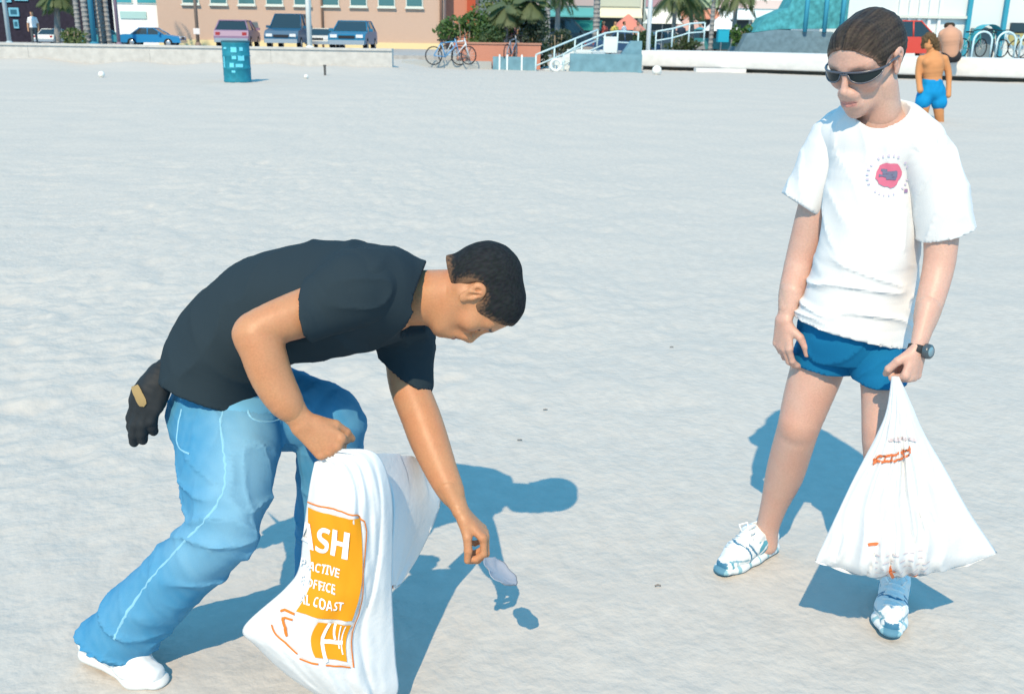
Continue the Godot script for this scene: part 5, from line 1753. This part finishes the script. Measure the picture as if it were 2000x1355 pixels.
	car("dark van behind the planter shrubs", Vector3(2.7284, 0.9068, -58) * Vector3(1, 0, 1) + Vector3(0, 0.63, 0), 0.1, lin(0.05, 0.08, 0.10), 1, 1.0)
	# lamp posts and poles
	var poles := [[Vector3(-9.9393, 0.7232, -50), 0.125, lin(0.76, 0.78, 0.76), "tall white lamp post beside the dark blue car"], [Vector3(-17.1414, 0.5803, -56), 0.09, lin(0.26, 0.20, 0.17), "brown pole with small white sign before the brick wall"], [Vector3(-24.3835, 0.6944, -50), 0.10, lin(0.42, 0.50, 0.54), "grey pole with a bent top near the left edge"], [Vector3(-21.1041, 0.7221, -52), 0.13, lin(0.04, 0.22, 0.34), "teal pole between two palm trunks"], [Vector3(-19.8744, 0.7406, -52), 0.085, lin(0.24, 0.18, 0.24), "mauve pole in front of the white building"], [Vector3(5.2941, 1.1479, -42), 0.09, lin(0.72, 0.76, 0.78), "white pole at the left end of curved wall"]]
	for q in poles:
		var t := thing("lamp_post", q[3], "post", Vector3(q[0].x, 0.63, q[0].z), 0.0, "posts along the promenade")
		put("post", tubes([[Vector3.ZERO, Vector3(0, 6.5, 0)]], q[1], 10), mat(q[2], 0.6), t)
		put("base", lathe([q[1] * 1.8, 0.0, q[1] * 1.8, 0.18, q[1], 0.26], 12), mat(q[2], 0.6), t)
		put("lamp", boxes([[Vector3(0.4, 6.5, 0), Vector3(1.0, 0.12, 0.24)]]), mat(q[2], 0.6), t)
		if q[1] == 0.09 and q[2].r < 0.6:
			put("sign_panel", boxes([[Vector3(0, 0.82, 0.11), Vector3(0.34, 0.30, 0.03)]]), mat(lin(0.76, 0.74, 0.76), 0.6), t)
	# palms and bushes
	palm("palm with low green fronds before the dark building", Vector3(-23.8256, 0.7105, -54) * Vector3(1, 0, 1) + Vector3(0, 0.63, 0), 2.5, 0.16, 3, 0.2, 1.3)
	palm("straight grey palm trunk left of the teal pole", Vector3(-21.8927, 0.7592, -52) * Vector3(1, 0, 1) + Vector3(0, 0.63, 0), 7.0, 0.13, 4)
	palm("mauve grey palm trunk just left of the teal pole", Vector3(-21.4573, 0.7658, -52) * Vector3(1, 0, 1) + Vector3(0, 0.63, 0), 7.5, 0.16, 5)
	palm("brown palm trunk right of the teal pole", Vector3(-21.0867, 0.7615, -53) * Vector3(1, 0, 1) + Vector3(0, 0.63, 0), 7.0, 0.20, 6)
	palm("pale palm trunk beside the white building", Vector3(-20.6951, 0.7674, -53) * Vector3(1, 0, 1) + Vector3(0, 0.63, 0), 7.6, 0.12, 7)
	palm("thick grey palm trunk behind the steps", Vector3(3.9265, 1.0008, -52) * Vector3(1, 0, 1) + Vector3(0, 0.63, 0), 7.0, 0.17, 8)
	palm("yellowish palm trunk behind the dark bush", Vector3(1.4438, 0.9887, -50) * Vector3(1, 0, 1) + Vector3(0, 0.63, 0), 7.2, 0.14, 9)
	palm("slim palm trunk between steps and planter", Vector3(2.1669, 0.9236, -56) * Vector3(1, 0, 1) + Vector3(0, 0.63, 0), 3.2, 0.15, 10, 0.0, 1.6)
	palm("palm trunk behind the white umbrella", Vector3(7.1804, 1.1004, -48) * Vector3(1, 0, 1) + Vector3(0, 0.63, 0), 3.0, 0.11, 11, 0.0, 1.7)
	palm("palm leaning over the handrail on the terrace", Vector3(8.4114, 1.0936, -50) * Vector3(1, 0, 1) + Vector3(0, 0.63, 0), 2.9, 0.12, 12, -0.4, 1.7)
	palm("pale palm trunk left of the blue box", Vector3(8.5279, 1.146, -46) * Vector3(1, 0, 1) + Vector3(0, 0.63, 0), 6.4, 0.10, 13)
	palm("palm trunk next to the pavilion", Vector3(9.4976, 1.1605, -46) * Vector3(1, 0, 1) + Vector3(0, 0.63, 0), 3.1, 0.11, 14, 0.1, 1.6)
	palm("bushy palm rising from the brick planter", Vector3(-0.4829, 0.7255, -41) * Vector3(1, 0, 1) + Vector3(0, 0.9, 0), 1.7, 0.13, 15, 0.1, 1.0)
	palm("short palm at the right end of the brick planter", Vector3(0.4264, 0.7004, -41) * Vector3(1, 0, 1) + Vector3(0, 0.9, 0), 1.9, 0.14, 16, 0.1, 0.9)
	for q in [[Vector3(-2.0387, 1.5501, -41), Vector3(1.3, 0.95, 0.7), 2200, 21, lin(0.06, 0.115, 0.035), "round green bush at the left end of the brick planter"], [Vector3(-0.5256, 2.1915, -43), Vector3(1.5, 1.7, 0.8), 2600, 22, lin(0.10, 0.13, 0.045), "olive green shrub in the middle of the planter"], [Vector3(0.7158, 1.3228, -41), Vector3(0.6, 1.2, 0.5), 1200, 23, lin(0.03, 0.05, 0.04), "dark green narrow shrub by the top of the steps"], [Vector3(-21.3323, 1.1161, -50), Vector3(0.9, 0.5, 0.5), 500, 24, lin(0.10, 0.13, 0.05), "low dry shrub at the foot of the palm trunks"], [Vector3(-1.0204, 1.3002, -40.5), Vector3(0.7, 0.6, 0.5), 600, 25, lin(0.05, 0.09, 0.04), "dense low shrub against the planter wall"], [Vector3(5.4795, 1.4084, -45), Vector3(0.6, 0.5, 0.4), 500, 26, lin(0.04, 0.07, 0.035), "dark shrub between the steps and the terrace"], [Vector3(7.3881, 1.2927, -47), Vector3(0.9, 0.35, 0.4), 500, 27, lin(0.05, 0.075, 0.04), "low dark hedge under the terrace handrail"], [Vector3(9.589, 1.598, -44.5), Vector3(0.5, 0.45, 0.4), 450, 28, lin(0.06, 0.13, 0.035), "small bright green shrub at the pavilion corner"], [Vector3(1.8177, 1.3042, -46), Vector3(0.9, 0.55, 0.4), 600, 29, lin(0.045, 0.06, 0.045), "grey green shrub behind the left handrail"]]:
		var t := thing("bush", q[5], "bush", Vector3(q[0].x, 0.63, q[0].z), 0.0, "bushes along the promenade")
		var c: Vector3 = Vector3(0, q[0].y - 0.63, 0)
		var f := put("leaves", leaf_cloud(q[2], q[1], 0.10, q[3]), leaf_mat(q[4]), t, c)
		tag(f, "", "", "", "stuff")
		var st := []
		for k in 5:
			st.append([Vector3(0.1 * (k - 2), -0.2, 0.04 * k), c + Vector3(q[1].x * 0.35 * (k - 2) / 2.0, q[1].y * 0.5, 0.1 * (k % 2))])
		put("stem", tubes(st, 0.035), mat(lin(0.22, 0.19, 0.15), 0.9), t)
	# planter, low walls, steps
	var planter := thing("brick_planter", "low red brick planter wall below the bushes", "planter", Vector3(-1.2403, 0.2768, -39.5) * Vector3(1, 0, 1) + Vector3(0, 0.3, 0))
	put("wall", boxes([[Vector3(0.55, 0.45, -0.6), Vector3(3.2, 0.90, 1.2)]]), brick_red, planter)
	put("coping", boxes([[Vector3(0.55, 0.92, -0.6), Vector3(3.28, 0.06, 1.28)]]), mat(lin(0.46, 0.24, 0.18), 0.9), planter)
	put("footing", boxes([[Vector3(-1.4, 0.1, 0.1), Vector3(3.4, 0.34, 0.5)]]), mat(lin(0.40, 0.42, 0.42), 0.9), planter)
	var gb := tripl(mat(Color(0.66, 0.88, 0.96), 0.85), 0.5, noise_tex(0.02, 3, 68, 256, 0.62, 0.72))
	var low := thing("grey_wall", "low blue grey wall in front of the steps", "wall", Vector3(3.2686, 0.1225, -38) * Vector3(1, 0, 1) + Vector3(0, 0.25, 0))
	put("wall", boxes([[Vector3(0, 0.34, 0), Vector3(2.62, 0.68, 0.3)]]), gb, low)
	put("end_pier", slab(poly([0.62, 0.0, 0.62, 0.68, 0.95, 1.15, 1.32, 1.15, 1.32, 0.0]), -0.9, -0.16), gb, low)
	var low2 := thing("grey_wall", "short blue grey wall with white posts, left of the steps", "wall", Vector3(-0.0631, 0.0926, -38.4) * Vector3(1, 0, 1) + Vector3(0, 0.25, 0))
	put("wall", boxes([[Vector3(0, 0.26, 0), Vector3(1.62, 0.52, 0.25)]]), gb, low2)
	for x in [-0.56, -0.28, 0.26, 0.78]:
		put("post", boxes([[Vector3(x, 0.30, 0.15), Vector3(0.06, 0.60, 0.06)]]), mat(lin(0.74, 0.80, 0.82), 0.6), low2)
	var steps := thing("steps", "pale concrete steps rising from the sand to the promenade", "steps", Vector3(1.4438, 0.0948, -38) * Vector3(1, 0, 1) + Vector3(0, 0.2, -0.5))
	for k in 6:
		put("step", boxes([[Vector3(0.35 + k * 0.18, 0.07 + k * 0.14, -0.3 - k * 0.28), Vector3(1.5, 0.14, 0.32)]]), mat(lin(0.62, 0.66, 0.66), 0.9), steps)
	railing("lower sloping handrail rising along the left of the steps", [Vector3(0.7098, 0.0837, -38), Vector3(1.3943, 0.3531, -38.4), Vector3(2.1762, 0.6602, -39), Vector3(3.0546, 0.9954, -39.6)], 0.78)
	railing("upper sloping handrail rising along the right of the steps", [Vector3(1.7351, 0.0912, -38.2), Vector3(2.4202, 0.4847, -38.8), Vector3(3.3165, 0.8539, -39.4), Vector3(3.8168, 0.9322, -39.6), Vector3(4.5973, 0.9066, -39.6)], 0.80)
	railing("long handrail sloping up across the terrace", [Vector3(5.5894, 1.0338, -42), Vector3(6.316, 1.157, -42.5), Vector3(7.0725, 1.3639, -43), Vector3(7.7012, 1.4137, -43)], 0.72)
	var hoop := []
	for k in 25:
		hoop.append(Vector3(cos(TAU * k / 24.0), sin(TAU * k / 24.0), 0) * 0.19)
	lone("hoop", tubes([hoop], 0.05, 8), mat(lin(0.72, 0.78, 0.78), 0.5), "white ring standing at the foot of the steps", "ring", Vector3(1.4356, 0.5233, -37.6))
	for q in [[Vector3(2.4922, 0.7846, -38.6), Vector3(0.55, 0.42, 0.3), lin(0.74, 0.78, 0.76), "white crate behind the low grey wall"], [Vector3(3.0243, 0.7926, -38.6), Vector3(0.45, 0.40, 0.3), lin(0.58, 0.66, 0.70), "pale blue crate behind the low grey wall"], [Vector3(3.4967, 1.2322, -39), Vector3(0.5, 0.55, 0.3), lin(0.72, 0.78, 0.78), "tall white box at the top of the steps"], [Vector3(8.6609, 1.6269, -44), Vector3(0.45, 0.5, 0.4), lin(0.02, 0.34, 0.48), "bright blue box on the terrace by the pavilion"], [Vector3(3.6833, 2.06, -58), Vector3(1.9, 0.5, 0.8), lin(0.03, 0.26, 0.24), "long teal awning over the stall behind the steps"]]:
		lone("crate", boxes([[Vector3.ZERO, q[1]], [Vector3(0, q[1].y * 0.5, 0), Vector3(q[1].x * 1.06, 0.05, q[1].z * 1.06)]]), mat(q[2], 0.7), q[3], "box", q[0])
	# umbrellas
	for q in [[Vector3(7.4893, 1.1306, -54), 1.9, lin(0.80, 0.78, 0.70), "big cream umbrella behind the terrace handrail"], [Vector3(10.9542, 1.1085, -56), 1.6, lin(0.80, 0.80, 0.78), "white umbrella left of the pavilion"], [Vector3(9.8839, 1.0455, -60), 1.6, lin(0.56, 0.34, 0.28), "rosy umbrella in front of the rosy shop"], [Vector3(6.3533, 0.9924, -60), 1.6, lin(0.66, 0.24, 0.18), "red and cream umbrella behind the steps"]]:
		var t := thing("umbrella", q[3], "umbrella", Vector3(q[0].x, 0.63, q[0].z), 0.0, "umbrellas on the promenade")
		put("pole", tubes([[Vector3.ZERO, Vector3(0, q[1] + 0.5, 0)]], 0.03), mat(lin(0.6, 0.6, 0.6)), t)
		put("canopy", lathe([1.05, q[1] - 0.35, 0.55, q[1] + 0.1, 0.05, q[1] + 0.5], 8), mat(q[2], 0.8), t)
	# bin on the sand
	var bin := thing("litter_bin", "teal litter drum with pale blue lettering on the sand", "bin", Vector3(-7.2968, 0.2876, -27) * Vector3(1, 0, 1) + Vector3(0, 0.27, 0))
	put("drum", lathe([0.0, 0.0, 0.375, 0.0, 0.385, 0.03, 0.375, 0.05, 0.375, 0.36, 0.39, 0.38, 0.375, 0.40, 0.375, 0.70, 0.39, 0.72, 0.375, 0.74, 0.375, 1.04, 0.39, 1.07, 0.36, 1.07, 0.35, 0.6], 28), tripl(mat(lin(0.07, 0.72, 1.0), 0.6), 1.5, noise_tex(0.02, 3, 71, 256, 0.52, 0.64)), bin)
	bin.scale = Vector3(0.93, 0.93, 0.93)
	put("rim", lathe([0.385, 1.06, 0.40, 1.10, 0.36, 1.12, 0.34, 1.06], 28), mat(lin(0.03, 0.10, 0.13), 0.5), bin)
	var pale := mat(lin(0.16, 0.62, 0.78), 0.6)
	for q in [[-0.3, 0.92, 0.10, 0.05], [0.05, 0.88, 0.16, 0.14], [0.32, 0.90, 0.10, 0.10], [0.05, 0.68, 0.12, 0.10], [0.30, 0.66, 0.18, 0.14], [-0.05, 0.47, 0.12, 0.12], [0.22, 0.46, 0.20, 0.09], [0.0, 0.30, 0.10, 0.06], [-0.4, 0.55, 0.04, 0.3]]:
		put("lettering", boxes([[Vector3(sin(q[0] * 2.0) * 0.379, q[1], cos(q[0] * 2.0) * 0.379), Vector3(q[2], q[3], 0.008), Basis(Vector3.UP, q[0] * 2.0)]]), pale, bin)
	# bicycles, racks
	bicycle("blue bicycle leaning at the left of the brick planter", Vector3(-2.6255, 0.3313, -38.9) * Vector3(1, 0, 1) + Vector3(0, 0.42, 0), 0.4, lin(0.10, 0.32, 0.60))
	bicycle("pale bicycle with a white basket by the brick planter", Vector3(-2.2523, 0.4051, -39.1) * Vector3(1, 0, 1) + Vector3(0, 0.45, 0), -0.5, lin(0.55, 0.66, 0.74))
	bicycle("grey bicycle in front of the red planter wall", Vector3(-0.169, 0.6247, -39) * Vector3(1, 0, 1) + Vector3(0, 0.55, 0), 1.2, lin(0.3, 0.32, 0.36))
	for k in 4:
		bicycle(["teal bicycle nearest the red truck side of the row", "second teal bicycle under the blue arched awning", "third bicycle of the row, pale blue", "white bicycle at the right edge of the row"][k], Vector3(Vector3(17.0049, 0.8842, -39).x + k * 0.62, 1.0, Vector3(17.0049, 0.8842, -39).z + 0.3 * k), 0.5 + 0.7 * k, [lin(0.05, 0.30, 0.30), lin(0.06, 0.36, 0.32), lin(0.40, 0.60, 0.68), lin(0.75, 0.78, 0.78)][k])
	var rack_m := mat(lin(0.55, 0.72, 0.76), 0.35, 0.6)
	for k in 3:
		var h := []
		for j in 13:
			var a := PI * j / 12.0
			h.append(Vector3(0.33 * cos(a), 0.55 + 0.33 * sin(a), 0))
		h.push_front(Vector3(0.33, 0, 0))
		h.append(Vector3(-0.33, 0, 0))
		lone("bicycle_rack", tubes([h], 0.035, 8), rack_m, ["pale metal bicycle hoop, first from the red truck", "middle pale metal bicycle hoop before the arcade", "pale metal bicycle hoop nearest the right edge"][k], "bicycle rack", Vector3(Vector3(16.7191, 0.9172, -37.5).x + k * 0.85, 1.03, Vector3(16.7191, 0.9172, -37.5).z), "bicycle racks before the arcade")
	# people far away
	beach_man()
	seated_man()
	var ps := [[Vector3(-24.0707, 0.7265, -52), 1.66, 0.3, Color(0.7, 0.7, 0.72), Color(0.10, 0.11, 0.12), "person in white top before the dark building"], [Vector3(-0.51, 0.967, -43), 1.6, 0.2, Color(0.10, 0.24, 0.30), Color(0.08, 0.10, 0.14), "person in teal shirt near the brick planter"], [Vector3(-0.1495, 0.8913, -43), 1.6, 0.0, Color(0.40, 0.22, 0.34), Color(0.2, 0.16, 0.14), "person in pink top near the brick planter"], [Vector3(0.2702, 0.9058, -42.5), 1.7, 0.0, Color(0.30, 0.30, 0.32), Color(0.34, 0.22, 0.18), "person in grey shirt under the short palm"],
		[Vector3(4.7881, 1.3732, -58), 1.7, 0.0, Color(0.5, 0.12, 0.10), Color(0.5, 0.4, 0.2), "person in red by the thick palm trunk"], [Vector3(5.4153, 1.3283, -58), 1.7, 0.5, Color(0.6, 0.5, 0.14), Color(0.6, 0.6, 0.6), "person in yellow beside the person in red"], [Vector3(5.9292, 1.2817, -58), 1.7, 1.0, Color(0.7, 0.74, 0.78), Color(0.06, 0.18, 0.3), "person in white shirt and blue trousers by the umbrella"], [Vector3(6.6961, 1.2932, -58), 1.7, 0.0, Color(0.55, 0.30, 0.24), Color(0.5, 0.3, 0.24), "person in salmon clothes behind the steps"], [Vector3(9.11, 1.3295, -58), 1.7, 0.0, Color(0.03, 0.05, 0.08), Color(0.04, 0.06, 0.08), "person in black on the terrace"], [Vector3(10.1321, 1.3448, -58), 1.7, 0.0, Color(0.05, 0.34, 0.48), Color(0.6, 0.66, 0.7), "person in bright blue shirt on the terrace"], [Vector3(13.3882, 1.3797, -60), 1.7, 0.0, Color(0.6, 0.44, 0.48), Color(0.1, 0.1, 0.14), "person in pale pink left of the pavilion"]]
	for q in ps:
		passer(q[5], Vector3(q[0].x, 0.63, q[0].z), q[2], q[1], q[3], q[4], Color(0.48, 0.28, 0.18), Color(0.05, 0.035, 0.025))
	# small things on the sand
	for q in [[Vector3(-11.2638, 0.3977, -28), 0.085, "small white ball on the sand near the left wall"], [Vector3(4.8858, 0.3994, -36), 0.17, "white ball under the left end of the curved wall"], [Vector3(-5.9088, 0.456, -29), 0.06, "tiny white ball right of the teal bin"]]:
		lone("ball", lathe([0.0, -q[1], q[1] * 0.5, -q[1] * 0.87, q[1] * 0.87, -q[1] * 0.5, q[1], 0.0, q[1] * 0.87, q[1] * 0.5, q[1] * 0.5, q[1] * 0.87, 0.0, q[1]], 16), mat(lin(0.80, 0.79, 0.74), 0.6), q[2], "ball", Vector3(q[0].x, sand_height(q[0].x, q[0].z) + q[1] * 0.8, q[0].z))
	lone("marker_post", boxes([[Vector3(0, 0.12, 0), Vector3(0.06, 0.3, 0.06)], [Vector3(0, 0.29, 0), Vector3(0.08, 0.05, 0.08)]]), mat(lin(0.1, 0.1, 0.1)), "short dark post in the sand before the wall", "post", Vector3(-5.7429, 0.5041, -31) * Vector3(1, 0, 1) + Vector3(0, 0.3, 0))
	var twig := mat(lin(0.24, 0.21, 0.19), 0.9)
	var k := 0
	for q in [[Vector3(0.8575, 0, -5.1152), "dark twig lying alone in the middle of the sand"], [Vector3(0.1524, 0, -4.1482), "tiny dark twig behind the picking hand"], [Vector3(0.4546, 0, -2.6756), "small twig on the sand between the two people"], [Vector3(-1.8432, 0, -5.8167), "tiny twig on the sand behind the bending person"], [Vector3(0.0377, 0, -3.8101), "tiny brown twig near the shadow of the head"]]:
		k += 1
		var p: Vector3 = q[0]
		p.y = sand_height(p.x, p.z) + 0.004
		lone("twig", tubes([[Vector3(-0.009, 0, 0), Vector3(0.0, 0.003, 0.003 * (k % 3 - 1)), Vector3(0.009, 0.001, 0)]], 0.0026, 6), twig, q[1], "twig", p)


# bare-chested man in blue shorts, out on the sand
func beach_man() -> void:
	var v := vol(0.016)
	var X := Vector3(1, 0, 0)
	v.chain([7.8742, 0.7302, -19.5, 0.1741,  7.8452, 0.9354, -19.5, 0.1543,  7.8164, 1.1393, -19.5, 0.1922,  7.8064, 1.2777, -19.5, 0.1438], 0.05, X, 1.12)
	v.chain([7.6201, 1.238, -19.5, 0.0672,  7.8038, 1.2961, -19.5, 0.0767,  8.0101, 1.2623, -19.5, 0.0671], 0.04)
	v.chain([7.793, 1.3051, -19.5, 0.0671,  7.7313, 1.4148, -19.48, 0.0669], 0.02)
	v.chain([7.6698, 1.4966, -19.45, 0.0763,  7.6757, 1.5785, -19.47, 0.1048], 0.02)
	v.ball(Vector3(7.5844, 1.5145, -19.36), 0.02, 0.02)
	v.ball(Vector3(7.6663, 1.2041, -19.41), 0.085, 0.04)
	v.ball(Vector3(7.8775, 1.1981, -19.41), 0.085, 0.04)
	v.carve(Vector3(7.7282, 1.1445, -19.28), Vector3(7.7674, 0.9238, -19.3), 0.03, 0.02, 0.05)
	v.chain([7.5901, 1.2467, -19.5, 0.0768,  7.5727, 1.0243, -19.5, 0.0626,  7.5909, 0.8219, -19.45, 0.053,  7.6084, 0.6939, -19.4, 0.0578], 0.03)
	v.chain([8.021, 1.2533, -19.5, 0.0767,  8.13, 1.0328, -19.5, 0.0626,  8.1526, 0.8024, -19.45, 0.0482,  8.1507, 0.6086, -19.4, 0.053], 0.03)
	v.chain([7.7688, 0.6535, -19.5, 0.1259,  7.7495, 0.3734, -19.45, 0.097,  7.7971, 0.0998, -19.55, 0.0686,  7.8059, -0.0346, -19.55, 0.0589], 0.04)
	v.chain([7.9815, 0.6568, -19.5, 0.1259,  8.0234, 0.3587, -19.45, 0.0971,  8.1114, 0.0897, -19.5, 0.0733,  8.1418, -0.0537, -19.5, 0.0588], 0.04)
	for q in [[Vector3(7.8072, -0.0442, -19.55), Vector3(7.7008, -0.0468, -19.35)], [Vector3(8.1431, -0.0633, -19.5), Vector3(8.043, -0.0656, -19.3)]]:
		v.cone(q[0], q[1], 0.045, 0.035, 0.02)
	var sh := vol(0.014)
	sh.chain([7.8527, 0.8142, -19.5, 0.1739,  7.8628, 0.6737, -19.5, 0.2033], 0.03, X, 1.15)
	sh.chain([7.7565, 0.6721, -19.5, 0.1452,  7.7145, 0.4862, -19.45, 0.1453], 0.04)
	sh.chain([7.9788, 0.6755, -19.5, 0.1452,  8.0168, 0.472, -19.45, 0.1453], 0.04)
	sh.bump(func(p: Vector3) -> float: return 0.008 * sim.get_noise_3d(p.x * 9.0, p.y * 5.0, p.z * 9.0))
	var hr := vol(0.014)
	hr.chain([7.6853, 1.606, -19.48, 0.1286,  7.7778, 1.5247, -19.54, 0.1149,  7.8303, 1.4245, -19.54, 0.0863], 0.03)
	hr.chain([7.6018, 1.5772, -19.5, 0.0573,  7.6049, 1.4859, -19.5, 0.0478], 0.02)
	hr.carve(Vector3(7.5716, 1.461, -19.26), Vector3(7.5722, 1.5243, -19.26), 0.17, 0.15, 0.0)
	hr.bump(func(p: Vector3) -> float: return 0.025 * sim.get_noise_3d(p.x * 20.0, p.y * 12.0, p.z * 20.0))
	bake()
	var t := thing("person", "person in bright blue swim shorts, bare chest, walking on the sand", "person", Vector3(7.9688, -0.0084, -19.5))
	var o: Vector3 = -t.position
	put("body", mesh_of([v]), mat(lin(0.58, 0.26, 0.11), 0.6), t, o)
	put("swim_shorts", mesh_of([sh]), mat(lin(0.005, 0.24, 0.52), 0.8), t, o)
	put("hair", mesh_of([hr]), mat(lin(0.11, 0.07, 0.035), 0.7), t, o)


# the bare back of a man who sits bent forward on the curved wall
func seated_man() -> void:
	var v := vol(0.018)
	v.chain([14.3656, 1.1846, -34.5, 0.2372,  14.3276, 1.4436, -34.5, 0.2535,  14.2898, 1.7013, -34.5, 0.2867,  14.3123, 1.8304, -34.6, 0.2027], 0.06, Vector3(1, 0, 0), 1.08)
	v.chain([14.081, 1.7947, -34.6, 0.1352,  14.3053, 1.8786, -34.6, 0.152,  14.5363, 1.8015, -34.6, 0.1352], 0.05)
	v.chain([14.3226, 1.9275, -34.7, 0.1016,  14.3957, 1.9941, -34.9, 0.1021], 0.05)
	v.chain([14.0496, 1.7781, -34.6, 0.1183,  14.1025, 1.5022, -34.8, 0.1022,  14.3431, 1.2725, -35.1, 0.0861], 0.03)
	v.chain([14.5724, 1.7859, -34.6, 0.1183,  14.7657, 1.5122, -34.8, 0.1022,  14.8415, 1.28, -35.1, 0.0861], 0.03)
	v.chain([14.2641, 1.116, -34.6, 0.153,  14.5132, 1.1389, -35.3, 0.1387,  14.5786, 0.9708, -35.4, 0.1045], 0.04)
	v.chain([14.5695, 1.1206, -34.6, 0.153,  14.8939, 1.1446, -35.3, 0.1387,  14.9609, 0.9766, -35.4, 0.1045], 0.04)
	var sh := vol(0.018)
	sh.chain([14.2614, 1.0854, -34.5, 0.2035,  14.5322, 1.0895, -34.5, 0.2035], 0.05)
	var hr := vol(0.018)
	hr.chain([14.3218, 2.0582, -34.95, 0.1022,  14.4748, 2.0604, -34.95, 0.1022], 0.05)
	bake()
	var t := thing("person", "person with bare back sitting bent forward on the curved wall", "person", Vector3(14.3847, 1.0547, -34.5))
	var o: Vector3 = -t.position
	put("body", mesh_of([v]), mat(lin(0.55, 0.30, 0.20), 0.6), t, o)
	put("shorts", mesh_of([sh]), mat(lin(0.03, 0.03, 0.035), 0.8), t, o)
	put("hair", mesh_of([hr]), mat(lin(0.04, 0.03, 0.02), 0.7), t, o)
